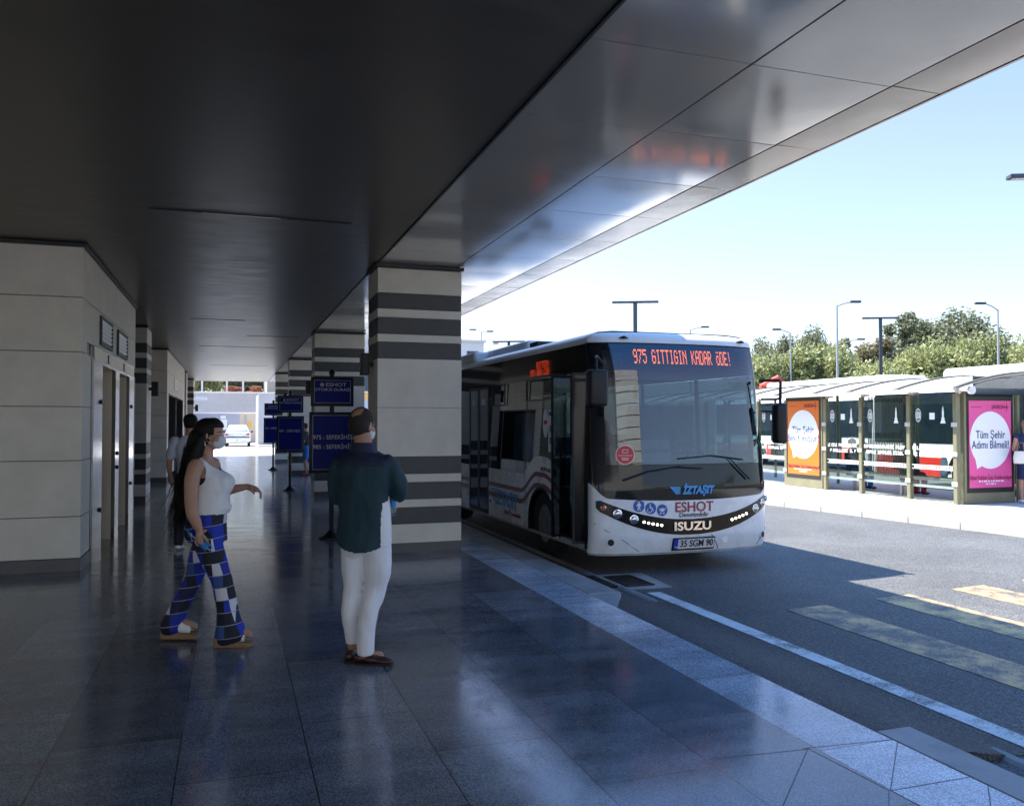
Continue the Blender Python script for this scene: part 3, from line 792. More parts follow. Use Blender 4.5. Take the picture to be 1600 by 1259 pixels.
# terrace above
w = empty('terrace_railing', (0, 79.5, 4.3), label='row of pale posts and rails on top of the retaining wall', cat='railing')
for x in (-2.5, -.4, 1.0, 2.9, 5.6): MB().box(x, x + .16, 0, .16, 0, 2.9).build('post', 'vent', w)
MB().box(-5, 8, .02, .1, 2.75, 2.95).build('rail', 'vent', w)
w = empty('site_hut', (4.4, 88, 4.2), label='sunlit cream and yellow hut on the terrace above the retaining wall', cat='hut')
MB().box(-.9, 3.6, 0, 3, 0, 1.9).build('wall', 'wall_beige', w); MB().add([(-1.1, -.2, 1.9), (3.8, -.2, 1.9), (3.8, 3.2, 2.4), (-1.1, 3.2, 2.4), (-1.1, -.2, 2.0), (3.8, -.2, 2.0), (3.8, 3.2, 2.5), (-1.1, 3.2, 2.5)], [(0, 1, 2, 3), (4, 7, 6, 5), (0, 4, 5, 1), (1, 5, 6, 2), (2, 6, 7, 3), (3, 7, 4, 0)]).build('roof', 'yellow', w)
w = empty('site_pile', (.9, 86, 4.2), label='low heap of terracotta bricks on the terrace', cat='bricks')
mb = MB()
for i in range(60):
    a, b, c = random.uniform(-1.6, 1.6), random.uniform(0, 1), random.uniform(0, .8)
    mb.rbox(a, a + .5, b, b + .25, c, c + .22, r=.02, seg=1, M4=Matrix.Rotation(random.uniform(-.3, .3), 4, 'Z'))
mb.build('brick', mat('terracotta', (.42, .16, .09), .8, var=.3, scale=2), w)
mb = MB(); mb.box(-60, 30, 78.6, 130, 0, 4.2); struct('terrace_ground', mb, 'ground_far')
# buildings seen through the slot between columns and behind the bus
def house(name, x, y, w_, d_, h, m, label, cols, rows, rz=0, roofm=None):
    t = empty(name, (x, y, -.1), rz, label=label, cat='building')
    MB().box(0, w_, 0, d_, 0, h).build('wall', m, t)
    MB().box(-.2, w_ + .2, -.2, d_ + .2, h, h + .25).build('roof', roofm or 'vent', t)
    for i in range(cols):
        for j in range(rows):
            a = w_ * (i + .25) / cols; z = h * (j + .3) / rows
            f = MB().box(a, a + w_ * .5 / cols, -.05, -.002, z, z + h * .42 / rows).build('window', 'window_dark', t)
            MB().box(a - .06, a + w_ * .5 / cols + .06, -.08, -.051, z - .1, z - .01).build('sill', 'vent', f)
    return t
house('orange_building', 7.0, 62, 9, 8, 6.2, 'orange_wall', 'orange rendered building glimpsed in the slot between the striped columns', 5, 2, roofm='disc_blue')
house('pale_building', 13.5, 88, 13, 9, 10.5, 'white', 'pale low building behind the bus roof next to the nearest striped column', 5, 3)
bx('slot_wall', 'wall_blue', (4.6, 16, 52, 52.4, -.1, 3.0), 'pale blue grey wall low in the slot between the striped columns', 'wall')
# building behind the camera that the windscreen mirrors
w = empty('terminal_wing', (3.2, -22, 0), label='pale panelled wing of the terminal behind the camera', cat='building')
lt = MB(); z = 0
while z < 14:
    lt.rbox(-14, 10.5, -6, 0, z + .03, z + .60, r=.01, seg=1); z += .62
lt.build('pale_cladding', 'clad', w); MB().box(-13.95, 10.45, -5.95, -.05, 0, 14).build('core', 'dark_trim', w)

# ================================================================== STOP SIGNS
def stop_sign(label, lines, loc, nm=None):
    t = empty('stop_sign', loc, label=label, cat='sign', group='blue bus stop signs on black posts')
    mb = MB(); mb.tube([(0, 0, 0), (0, 0, .02), (0, 0, .035), (0, 0, .10), (0, 0, .12)], [.175, .172, .12, .05, .034], 24)
    mb.build('base', 'black_metal', t, smooth=True)
    MB().tube([(0, 0, .1), (0, 0, 2.33)], .032, 16).build('post', 'black_metal', t, smooth=True)
    MB().tube([(0, 0, 2.33), (0, 0, 2.37), (0, 0, 2.395)], [.045, .04, .015], 16).build('finial', 'black_metal', t, smooth=True)
    def board(z0, z1, w_):
        f = MB().rbox(-w_ / 2, w_ / 2, -.06, -.032, z0, z1, r=.014, seg=2).build('board', 'black_metal', t, smooth=True)
        a = .042
        MB().box(-w_ / 2 + a, w_ / 2 - a, -.0625, -.0605, z0 + a, z1 - a).build('panel', 'sign_navy', f)
        b = a + .004; l = .006
        m = MB().box(-w_ / 2 + b, w_ / 2 - b, -.064, -.063, z0 + b, z0 + b + l).box(-w_ / 2 + b, w_ / 2 - b, -.064, -.063, z1 - b - l, z1 - b)
        m.box(-w_ / 2 + b, -w_ / 2 + b + l, -.064, -.063, z0 + b + l, z1 - b - l).box(w_ / 2 - b - l, w_ / 2 - b, -.064, -.063, z0 + b + l, z1 - b - l)
        m.build('border', 'sign_line', f)
        return f
    f = board(1.87, 2.285, .60)
    T = lambda zc, xc=0: (lambda a, b, c: (a + xc, -.063 - c, b + zc))
    m = MB(); text_on(m, "ESHOT", .075, T(2.175, .05), sx=1.25); text_on(m, "OTOBÜS DURAĞI", .056, T(2.105), sx=1.15)
    m.build('lettering', 'sign_text', f)
    MB().tube([(-.145, -.064, 2.175), (-.145, -.067, 2.175)], .028, 18).build('emblem', 'wall_blue', f)
    f = board(.93, 1.79, .64)
    m = MB()
    for i, s in enumerate(lines): text_on(m, s, .085, T(1.43 - .135 * i, -.27), align='LEFT', sx=.95)
    m.build('lettering', 'sign_text', f)
    return t
s1 = stop_sign('nearest blue stop sign, for Seferihisar, half hidden by the man', ["975 : SEFERİHİSAR", "985 : SEFERİHİSAR"], (1.37, 12.05, 0))
s2 = stop_sign('middle blue stop sign, for Ürkmez, on a slim black post', ["987 : ÜRKMEZ"], (1.37, 20.7, 0))
s3 = stop_sign('farthest blue stop sign, partly behind the middle one', ["967 : ÜRKMEZ"], (1.40, 29.7, 0))
# ================================================================== MINIBUS AT THE PLATFORM
BUS = empty('minibus', (5.15, 8.62, RZ), rz=R(.6), label='white and black city minibus with orange display pulling in at the platform', cat='bus')
BL = 8.0; HW = 1.2; BB = .30; BN = 2.5
def nose(x):
    t = min(1, abs(x) / HW); return BB - BB * (1 - t ** BN) ** (1 / BN)
def lean(z):
    if z < .45: return .05 * ((.45 - z) / .2) ** 1.5 if z > .25 else .05
    if z < 1.0: return 0
    return (z - 1.0) * .12 + max(0, z - 2.3) ** 2 * .25
def FY(x, z): return nose(x) + lean(z)
def inset(z): return max(0, z - 1.05) * .035
def SP(s, z, off=0):
    """front surface point; s -1..1 round the nose"""
    th = s * math.pi / 2
    x = HW * math.copysign(abs(math.sin(th)) ** (2 / BN), s) if s else 0
    y = BB - BB * abs(math.cos(th)) ** (2 / BN)
    # outward normal approx
    e = .0005 * 1
    th2 = max(-math.pi / 2, min(math.pi / 2, th + .01)); th1 = max(-math.pi / 2, min(math.pi / 2, th - .01))
    def pl(t_):
        return Vector((HW * math.copysign(abs(math.sin(t_)) ** (2 / BN), t_) if t_ else 0, BB - BB * abs(math.cos(t_)) ** (2 / BN)))
    d = pl(th2) - pl(th1); d.normalize(); n = Vector((d.y, -d.x))
    return Vector((x * (1 - inset(z) / HW) + n.x * off, y + lean(z) * (1 - .3 * abs(s) ** 6) + n.y * off, z))
def s_of_x(x):
    return math.copysign(math.asin(min(1, abs(x) / HW) ** (BN / 2)) * 2 / math.pi, x)
def patch(name, m, s0, s1, zl, zh, off=0, ns=48, nz=14, thick=.02, parent=BUS, smooth=True):
    # sample evenly in x-ish arc
    S = [s0 + (s1 - s0) * i / ns for i in range(ns + 1)]
    def P(i, j, o):
        s = S[i]; a = zl(s) if callable(zl) else zl; b = zh(s) if callable(zh) else zh
        return SP(s, a + (b - a) * j / nz, o)
    mb = MB(); mb.grid(lambda i, j: P(i, j, off), ns, nz, lambda i, j: P(i, j, off - thick))
    return mb.build(name, m, parent, smooth=smooth)
xs = lambda s: abs(math.sin(s * math.pi / 2)) ** (2 / BN)       # |x|/HW
ztop = lambda s: .85 + .05 * xs(s) ** 2 + .16 * max(0, (xs(s) - .86) / .14) ** 1.6
patch('bumper', 'white_paint', -1, 1, .25, ztop, ns=90, nz=24)
patch('lower_lip', 'gutter', -1, 1, .225, .249, off=-.012)
patch('front_panel', 'gloss_black', -1, 1, lambda s: ztop(s) + .003, 1.27, off=-.004, ns=70)
patch('windscreen', 'windscreen', -.64, .74, 1.274, 2.258, ns=60, nz=20, thick=.006)
patch('windscreen_band', 'windscreen_tint', -.64, .74, 2.26, 2.70, ns=60, nz=10, thick=.006)
patch('pillar_trim', 'gloss_black', -1, -.641, 1.274, 2.70, off=.001); patch('pillar_trim', 'gloss_black', .741, 1, 1.274, 2.70, off=.001)
# smile-shaped lamp band
zc = lambda s: .545 + .30 * xs(s) ** 2.2
bt = lambda s: (.095 - .035 * xs(s) ** 2) * (1 if xs(s) < .93 else max(.12, 1 - (xs(s) - .93) / .075))
bl_ = lambda s: zc(s) - bt(s)
bh_ = lambda s: zc(s) + bt(s) * (.9 + .15 * xs(s))
band = patch('lamp_band', 'band_black', -.80, .80, bl_, bh_, off=.006, ns=90, nz=8, thick=.012)
def on_front(x0, z0, dep=.004):
    def f(a, b, c):
        p = SP(s_of_x(x0 + a), z0 + b, dep + c); return p
    return f
# headlamps
def lampdisc(x, r, m='lamp_glass', nm='headlight', parent=None, z=None):
    s = s_of_x(x); zz = zc(s) if z is None else z
    p = SP(s, zz, .004); q = SP(s, zz, .03); d = (q - p).normalized()
    o = MB().tube([p, p + d * .012, p + d * .014], [r * 1.18, r * 1.12, r], 24).build(nm, 'chrome', parent or BUS, smooth=True)
    MB().tube([p + d * .0142, p + d * .020, p + d * .026], [r * .92, r * .8, r * .3], 24).build('lens', m, o, smooth=True)
for x in (-.93, -.74, .93, 1.07): lampdisc(x, .047)
lampdisc(-1.08, .03, 'orange_lens', 'indicator'); lampdisc(1.16, .03, 'lamp_glass', 'indicator')
for sgn in (-1, 1):
    for k in range(5):
        x = sgn * (.36 + .055 * k) if sgn < 0 else .42 + .06 * k
        x = sgn * ((.62 if sgn < 0 else .78) - .055 * k)
        s = s_of_x(x); p = SP(s, zc(s) + .0, .006)
        MB().tube([p, p + Vector((0, -.008, 0))], .014, 12).build('running_light', 'drl', BUS)
# lower bumper features: fog holes, shut lines, tow cover
for x in (-1.0, 1.08):
    s = s_of_x(x); p = SP(s, .385, .002); q = SP(s, .385, .03); d = (q - p).normalized()
    o = MB().tube([p, p + d * .006], .055, 24).build('fog_lamp_recess', 'white_paint', BUS); MB().tube([p + d * .0065, p + d * .009], .038, 24).build('hole', 'black_plastic', o)
p = SP(s_of_x(.46), .37, .002); MB().tube([p, p + Vector((0, -.004, 0))], .045, 24).build('tow_cover', 'white_paint', BUS, bevel=.001)
mb = MB()
def seam(pts):
    mb.tube([SP(s_of_x(a), b, .0015) for a, b in pts], .004, 6)
seam([(-1.17, .60), (-1.05, .52), (-.85, .40), (-.66, .27)])
seam([(.27, .44), (.30, .40), (.37, .30), (.38, .26)]); seam([(.99, .27), (1.08, .38), (1.15, .47)])
seam([(-.62, .83), (-.62, .852)])
mb.build('panel_joint', 'black_plastic', BUS)
# plate
pl = MB(); pl.grid(lambda i, j: on_front(-.25 + .56 * i / 8, .265 + .15 * j, .022)(0, 0, 0), 8, 1, lambda i, j: on_front(-.25 + .56 * i / 8, .265 + .15 * j, .004)(0, 0, 0))
plo = pl.build('number_plate', 'black_plastic', BUS)
pl = MB(); pl.grid(lambda i, j: on_front(-.185 + .485 * i / 8, .285 + .115 * j, .026)(0, 0, 0), 8, 1, lambda i, j: on_front(-.185 + .485 * i / 8, .285 + .115 * j, .0225)(0, 0, 0)); pl.build('plate_field', 'plate_white', plo)
pl = MB(); pl.grid(lambda i, j: on_front(-.24 + .053 * i, .285 + .115 * j, .026)(0, 0, 0), 1, 1, lambda i, j: on_front(-.24 + .053 * i, .285 + .115 * j, .0225)(0, 0, 0)); pl.build('country_strip', 'plate_blue', plo)
m = MB(); text_on(m, "35 SGM 90", .115, on_front(.06, .343, .027), sx=.86, bold=.0015); m.build('lettering', 'text_dark', plo)
m = MB(); text_on(m, "TR", .03, on_front(-.213, .305, .027)); m.build('country_letters', 'plate_white', plo)
# wordings on the front
m = MB(); text_on(m, "ISUZU", .135, on_front(0.0, .548, .012), sx=1.35, extrude=.008, bold=.004); m.build('lettering', 'chrome', BUS)
m = MB(); text_on(m, "ESHOT", .165, on_front(.035, .768, .003), sx=1.02, bold=.002); m.build('lettering', 'eshot_red', BUS)
m = MB(); text_on(m, "Denetimlidir", .078, on_front(.03, .680, .003)); m.build('lettering', 'text_dark', BUS)
m = MB(); text_on(m, "İZTAŞIT", .125, on_front(.085, .965, .003), sx=.86, shear=.25, bold=.006)
for k in range(4):
    m.add([on_front(-.27 + .02 * k, .99 - .022 * k, .004)(0, 0, 0), on_front(-.15, .995 - .022 * k, .004)(0, 0, 0), on_front(-.15, 1.01 - .022 * k, .004)(0, 0, 0), on_front(-.29 + .02 * k, 1.012 - .022 * k, .004)(0, 0, 0)], [(0, 1, 2, 3)])
m.build('lettering', 'sky_blue', BUS, recalc=False)
# blue pictograms
def picto(x, z, kind):
    s = s_of_x(x); p = SP(s, z, .001); q = SP(s, z, .03); d = (q - p).normalized()
    o = MB().tube([p, p + d * .003], .068, 28).build('pictogram', 'disc_blue', BUS)
    F = on_front(x, z, .005); m = MB()
    def dot(a, b, r):
        m.add([F(a + r * math.cos(t * math.pi / 6), b + r * math.sin(t * math.pi / 6), 0) for t in range(12)], [tuple(range(12))])
    def line(pts, w):
        for (a, b), (c, e) in zip(pts, pts[1:]):
            L_ = math.hypot(c - a, e - b) or 1; nx, ny = -(e - b) / L_ * w, (c - a) / L_ * w
            m.add([F(a + nx, b + ny, 0), F(c + nx, e + ny, 0), F(c - nx, e - ny, 0), F(a - nx, b - ny, 0)], [(0, 1, 2, 3)])
    if kind == 0:
        dot(0, .042, .010); line([(0, .03), (0, -.005)], .013); line([(-.006, -.005), (-.014, -.05)], .006); line([(.006, -.005), (.014, -.05)], .006); line([(-.012, .028), (-.026, -.002)], .005); line([(.012, .028), (.026, -.002)], .005)
    elif kind == 1:
        dot(-.008, .044, .009); line([(-.008, .034), (-.006, .004), (.02, .002), (.03, -.03)], .006); line([(-.006, .02), (.012, .018)], .004)
        line([(-.014 + .026 * math.cos(t), -.022 + .026 * math.sin(t)) for t in [2.2 + k * .35 for k in range(13)]], .004)
    else:
        line([(-.035, .02), (-.03, .0), (-.01, -.012), (.02, -.010), (.032, .012), (.045, .024)], .005); line([(-.02, .008), (.02, .008)], .016); dot(-.018, -.035, .011); dot(.02, -.035, .011)
    m.build('symbol', 'white', o, recalc=False)
picto(-.68, .80, 0); picto(-.535, .77, 1); picto(-.39, .745, 2)

# LED destination display: dot matrix behind the tinted band
FONT = {'9': "01110 10001 10001 01111 00001 00001 01110", '7': "11111 00001 00010 00100 00100 01000 01000", '5': "11111 10000 11110 00001 00001 10001 01110",
        'G': "01110 10001 10000 10111 10001 10001 01110", 'I': "01110 00100 00100 00100 00100 00100 01110", 'T': "11111 00100 00100 00100 00100 00100 00100",
        'N': "10001 11001 10101 10011 10001 10001 10001", 'K': "10001 10010 10100 11000 10100 10010 10001", 'A': "01110 10001 10001 11111 10001 10001 10001",
        'D': "11110 10001 10001 10001 10001 10001 11110", 'R': "11110 10001 10001 11110 10100 10010 10001", 'O': "01010 00000 01110 10001 10001 10001 01110",
        'E': "11111 10000 10000 11110 10000 10000 11111", '!': "00100 00100 00100 00100 00100 00000 00100", ' ': "00000 00000 00000 00000 00000 00000 00000",
        'B': "11110 10001 10001 11110 10001 10001 11110", '0': "01110 10001 10011 10101 11001 10001 01110", ':': "00000 00100 00100 00000 00100 00100 00000", '2': "01110 10001 00001 00110 01000 10000 11111"}
def led(text, pw, ph, fn, w=.8, h=.8):
    m = MB(); k = 0
    for ch in text:
        rows = FONT[ch].split()
        for r in range(7):
            for c in range(5):
                if rows[r][c] == '1':
                    a = (k + c) * pw; b = (6 - r) * ph
                    m.add([fn(a, b), fn(a + pw * w, b), fn(a + pw * w, b + ph * h), fn(a, b + ph * h)], [(0, 1, 2, 3)])
        k += 6
    return m, k * pw
yl = .50
dm, wd = led("975 GITTIGIN KADAR ODE!", .0104, .0245, lambda a, b: SP(s_of_x(-.66 + a), 2.465 + b, -.022))
mb = MB(); mb.grid(lambda i, j: SP(s_of_x(-.80 + 1.64 * i / 40), 2.41 + .28 * j / 4, -.030), 40, 4, lambda i, j: SP(s_of_x(-.80 + 1.64 * i / 40), 2.41 + .28 * j / 4, -.045))
box_ = mb.build('destination_display', 'black_plastic', BUS, smooth=True)
dm.build('led_text', 'led', box_, recalc=False)
# roof: lofted rings with rounded edge
def outline(ins, z, n=40):
    pts = []
    for i in range(n + 1):
        s = -1 + 2 * i / n; p = SP(s, min(z, 2.72), -ins); pts.append(Vector((p.x, p.y, z)))
    x1 = HW - inset(2.7) - ins
    for q in range(1, 40): pts.append(Vector((x1, pts[n].y + (BL - pts[n].y - .15 - ins) * q / 40, z)))
    for q in range(9):
        a = q / 8 * math.pi / 2; pts.append(Vector((x1 - .15 + .15 * math.cos(a), BL - .15 - ins + .15 * math.sin(a), z)))
    for q in range(9):
        a = math.pi / 2 + q / 8 * math.pi / 2; pts.append(Vector((-x1 + .15 + .15 * math.cos(a), BL - .15 - ins + .15 * math.sin(a), z)))
    for q in range(39, 0, -1): pts.append(Vector((-x1, pts[0].y + (BL - pts[0].y - .15 - ins) * q / 40, z)))
    return pts
rings = [(0.0, 2.702), (-.004, 2.72), (.006, 2.755), (.03, 2.79), (.08, 2.825), (.16, 2.85), (.35, 2.868)]
mb = MB(); base = None; OL = [outline(a, b) for a, b in rings]; n_ = len(OL[0])
for r_ in OL: mb.v += [tuple(p) for p in r_]
for i in range(len(OL) - 1):
    for k in range(n_):
        mb.f.append((i * n_ + k, i * n_ + (k + 1) % n_, (i + 1) * n_ + (k + 1) % n_, (i + 1) * n_ + k)); mb.mi.append(0)
mb.f.append(tuple(range((len(OL) - 1) * n_, len(OL) * n_))); mb.mi.append(0)
mb.f.append(tuple(range(n_ - 1, -1, -1))); mb.mi.append(0)
mb.build('roof', 'roof_white', BUS, smooth=True)
mb = MB().tube([SP(s, 2.705, .004) for s in [-1 + k / 20 for k in range(41)]], .006, 6); mb.build('roof_joint', 'black_plastic', BUS)
for x in (-.78, .95):
    p = SP(s_of_x(x), 2.72, 0)
    MB().tube([p + Vector((-.05, -.005, .045)), p + Vector((0, -.03, .05)), p + Vector((.06, -.005, .045))], [.008, .02, .008], 10).build('marker_lamp', 'black_plastic', BUS, smooth=True)
MB().rbox(-.85, .85, 3.3, 5.9, 2.86, 3.02, r=.07, seg=4).build('air_conditioning_pod', 'roof_white', BUS, smooth=True)
MB().rbox(-1.12, -.75, 5.2, 7.6, 2.80, 2.98, r=.06, seg=3).build('roof_duct', 'roof_white', BUS, smooth=True)
MB().rbox(-.95, -.7, 2.6, 2.9, 2.86, 2.93, r=.01).build('roof_hatch', 'black_plastic', BUS)

# ---- side skins
def inx(z, sx): return sx * (HW - inset(z))
def wall(name, m, ys, zl, zh, sx=-1, off=0, thick=.03, nz=6, smooth=True, parent=BUS):
    def P(i, j, o):
        y = ys[i]; a = zl(y) if callable(zl) else zl; b = zh(y) if callable(zh) else zh; z = a + (b - a) * j / nz
        if y < BB + .15: y = max(y, BB + lean(z) * .7)
        return Vector((inx(z, sx) + sx * o, y, z))
    mb = MB(); mb.grid(lambda i, j: P(i, j, off), len(ys) - 1, nz, lambda i, j: P(i, j, off - thick))
    return mb.build(name, m, parent, smooth=smooth)
def rng(a, b, st=.04):
    n = max(1, int((b - a) / st)); return [a + (b - a) * i / n for i in range(n + 1)]
WF, WR = 1.80, 6.15; AR = .48
def arch(y, base=.30):
    z = base
    for c in (WF, WR):
        d = abs(y - c)
        if d < AR: z = max(z, .42 + math.sqrt(AR * AR - d * d))
    return z
def sm(a, b, t): t = max(0, min(1, t)); return a + (b - a) * t * t * (3 - 2 * t)
def ztopside(y):
    if y < 1.12: return 1.14
    if y < 1.85: return sm(1.17, 1.31, (y - 1.12) / .6)
    if y < 2.6: return sm(1.31, 1.04, (y - 1.95) / .65)
    return 1.04
D0, D1_ = .40, 1.12          # front door
E0, E1 = 4.10, 5.20          # middle door
wall('side_panel', 'white_paint', sorted(rng(D1_ + .02, E0 - .01) + [WF - AR, WF + AR]), arch, ztopside)
wall('side_panel', 'white_paint', rng(E1 + .01, BL - .05), arch, lambda y: ztopside(y) + .0)
wall('side_panel', 'white_paint', rng(BB + .02, BL - .05), arch, 1.04, sx=1)
wall('sill_strip', 'gutter', rng(BB, BL - .05, .5), .262, .296, off=-.01, nz=1)
# maroon stripes
def stripe(dz, y0, y1, th=.062):
    zl = lambda y: (ztopside(y) if y < 2.6 else 1.04) - dz - (.02 if y < 1.2 else 0)
    wall('stripe', 'maroon', rng(y0, y1), lambda y: zl(y) - th, zl, off=.003, thick=.002, nz=1)
stripe(.24 - .03, D1_ + .03, E0 - .03); stripe(.36, D1_ + .03, E0 - .03, .07)
stripe(.22, E1 + .03, 7.5); stripe(.34, E1 + .03, 7.5, .07)
# black upper band and roof rail
wall('upper_band', 'gloss_black', rng(BB, BL - .05, .3), 2.36, 2.70, nz=5); wall('upper_band', 'gloss_black', rng(BB, BL - .05, .3), 2.36, 2.70, nz=3, sx=1)
# glazing posts and panes
def pane(y0, y1, z0, z1, sx=-1, nm='window', m='side_glass'):
    o = wall(nm, m, rng(y0, y1), z0, z1, sx=sx, off=-.004, thick=.006, nz=4)
    return o
pane(D1_ + .08, 2.42, lambda y: ztopside(y) + .004, 2.355); pane(2.48, E0 - .05, lambda y: ztopside(y) + .004, 2.355); pane(E1 + .06, 6.6, 1.045, 2.355); pane(6.66, BL - .1, 1.045, 2.355)
for a, b in ((.52, 1.7), (1.76, 3.3), (3.36, 4.9), (4.96, 6.5), (6.56, 7.9)): pane(a, b, 1.045, 2.355, sx=1)
for y in (D1_ + .05, 2.45, E0 - .025, E1 + .03, 6.63):
    wall('window_post', 'gloss_black', [y - .03, y + .03], lambda q: ztopside(q) + .004, 2.357, thick=.03, off=.0)
for y in (.49, 1.73, 3.33, 4.93, 6.53): wall('window_post', 'gloss_black', [y - .03, y + .03], 1.044, 2.357, sx=1)
# opener in window
mb = MB()
def fr(y0, y1, z0, z1, t=.008):
    x = -HW - .002 + .03
    mb.box(x - .018, x + .0, y0, y1, z0, z0 + t).box(x - .018, x + .0, y0, y1, z1 - t, z1).box(x - .018, x, y0, y0 + t, z0 + t, z1 - t).box(x - .018, x, y1 - t, y1, z0 + t, z1 - t)
fr(3.35, 4.02, 2.02, 2.34); fr(1.3, 2.40, 2.06, 2.34)
mb.build('opener_frame', 'black_plastic', BUS)
# notices on glass
x_ = -HW - .002 + .015
nt = MB().box(x_ - .004, x_ - .002, 1.35, 1.56, 1.38, 1.93).build('notice', 'paper', BUS)
m = MB().box(x_ - .006, x_ - .0045, 1.37, 1.54, 1.85, 1.90)
for k in range(2):
    for j in range(2): m.rbox(x_ - .006, x_ - .0045, 1.39 + .08 * k, 1.43 + .08 * k, 1.48 + .15 * j, 1.57 + .15 * j, r=.0003)
m.build('notice_print', 'poster_blue', nt)
MB().add([(x_ - .004, 1.66 + .095 * math.cos(t * math.pi / 12), 1.75 + .19 * math.sin(t * math.pi / 12)) for t in range(24)], [tuple(range(24))]).build('round_sticker', 'paper', BUS)
MB().box(x_ - .006, x_ - .0045, 1.60, 1.72, 1.74, 1.79).build('sticker_print', 'sticker_red', BUS)
MB().box(x_ - .004, x_ - .002, 1.20, 1.32, 1.33, 1.40).build('small_sticker', 'disc_blue', BUS)
# side display
sdp = MB().box(-HW + .06, -HW + .10, 1.5, 2.35, 2.38, 2.66).build('side_display', 'black_plastic', BUS)
SX_ = -HW + .048
d1, _ = led("BITEN", .0150, .0125, lambda a, b: (SX_ - .003, 2.05 - a, 2.50 + b), w=.5, h=.6); d1.build('led_text', 'led_side', BUS, recalc=False).location = (-.012 - 0, 0, 0)
d1, _ = led("95:00:20", .0150, .0125, lambda a, b: (SX_ - .003, 2.30 - a, 2.40 + b), w=.5, h=.6); d1.build('led_text', 'led_side', BUS, recalc=False).location = (-.012, 0, 0)
# side wording
def on_side(y0, z0):
    return lambda a, b, c: (-HW - .0025 - c, y0 - a, z0 + b)
m = MB(); text_on(m, "NOVOciti Life", .085, on_side(1.56, 1.14), sx=.95); m.build('lettering', 'text_dark', BUS)
m = MB(); text_on(m, "İZTAŞIT", .30, on_side(3.25, .60), sx=.86, shear=.25, bold=.008)
for k in range(4): m.add([on_side(3.98 - .05 * k, .70 - .05 * k)(0, 0, 0), on_side(3.72, .70 - .05 * k)(0, 0, 0), on_side(3.72, .735 - .05 * k)(0, 0, 0), on_side(4.02 - .05 * k, .735 - .05 * k)(0, 0, 0)], [(0, 1, 2, 3)])
m.build('lettering', 'sky_blue', BUS, recalc=False)
m = MB(); text_on(m, "ESHOT Denetimlidir", .085, on_side(2.95, .42)); m.build('lettering', 'eshot_red', BUS)
MB().rbox(-HW - .02, -HW, 1.28, 1.37, .90, 1.0, r=.01).build('side_marker', 'orange_lens', BUS); MB().rbox(-HW - .015, -HW, 3.95, 4.02, .50, .55, r=.006).build('side_marker', 'orange_lens', BUS)
MB().add([(-HW - .003, 1.30 + .035 * math.cos(t * math.pi / 8), 1.14 + .055 * math.sin(t * math.pi / 8) - .02) for t in range(16)], [tuple(range(16))]).build('filler_cap', 'black_plastic', BUS)
m = MB()
for y in (2.42,): m.box(-HW - .0022, -HW, y, y + .006, .30, ztopside(y))
m.box(-HW - .0022, -HW, 2.36, 2.42, .78, .784).box(-HW - .0022, -HW, 2.36, 2.364, .32, .78)
m.build('panel_joint', 'black_plastic', BUS)
# wheel arches + wheels
for c in (WF, WR):
    for sx in (-1, 1):
        mb = MB()
        n = 24
        P = lambda i, j, r: (sx * (HW + .008 - .28 * j), c + r * math.cos(math.pi * i / n), .42 + r * math.sin(math.pi * i / n) if 0 < i < n else .30)
        mb.grid(lambda i, j: P(i, j, AR + .004), n, 1, lambda i, j: P(i, j, AR - .025)); mb.build('wheel_arch', 'black_plastic', BUS, smooth=True)
        w = empty('wheel', (sx * (HW - .16), c, .42), parent=BUS)
        prof = [(-.11, .25), (-.12, .36), (-.11, .405), (-.06, .42), (.06, .42), (.11, .405), (.12, .36), (.11, .25)]
        mb = MB(); ns = 40
        for a, r in prof: mb.v += [(a * 1.0, r * math.cos(2 * math.pi * k / ns), r * math.sin(2 * math.pi * k / ns)) for k in range(ns)]
        for i in range(len(prof)):
            for k in range(ns):
                i2 = (i + 1) % len(prof); mb.f.append((i * ns + k, i * ns + (k + 1) % ns, i2 * ns + (k + 1) % ns, i2 * ns + k)); mb.mi.append(0)
        mb.build('tyre', 'rubber', w, smooth=True)
        mb = MB(); mb.tube([(sx * -.08, 0, 0), (sx * .10, 0, 0), (sx * .085, 0, 0), (sx * .03, 0, 0), (sx * .03, 0, 0), (sx * .09, 0, 0), (sx * .10, 0, 0)], [.25, .25, .235, .19, .10, .085, .05], 32)
        for k in range(8):
            a = k * math.pi / 4; mb.cyl((sx * .03, .14 * math.cos(a), .14 * math.sin(a)), (sx, 0, 0), .018, .03, 8)
        mb.build('rim', 'rim', w, smooth=True)
mb = MB().box(-HW + .05, HW - .05, .5, 1.25, .26, .34).box(-HW + .05, HW - .05, 2.35, 5.6, .26, .34).box(-HW + .05, HW - .05, 6.7, BL - .1, .26, .34).box(-.75, .75, 1.25, 2.35, .26, .34).box(-.75, .75, 5.6, 6.7, .26, .34)
mb.build('chassis', 'black_plastic', BUS)
# ---- doors
wall('door_post', 'gloss_black', [BB, D0 + .04], .28, 2.357, nz=10, thick=.05)
wall('door_post', 'gloss_black', [D1_ - .0, D1_ + .045], .30, 2.357, off=.002)
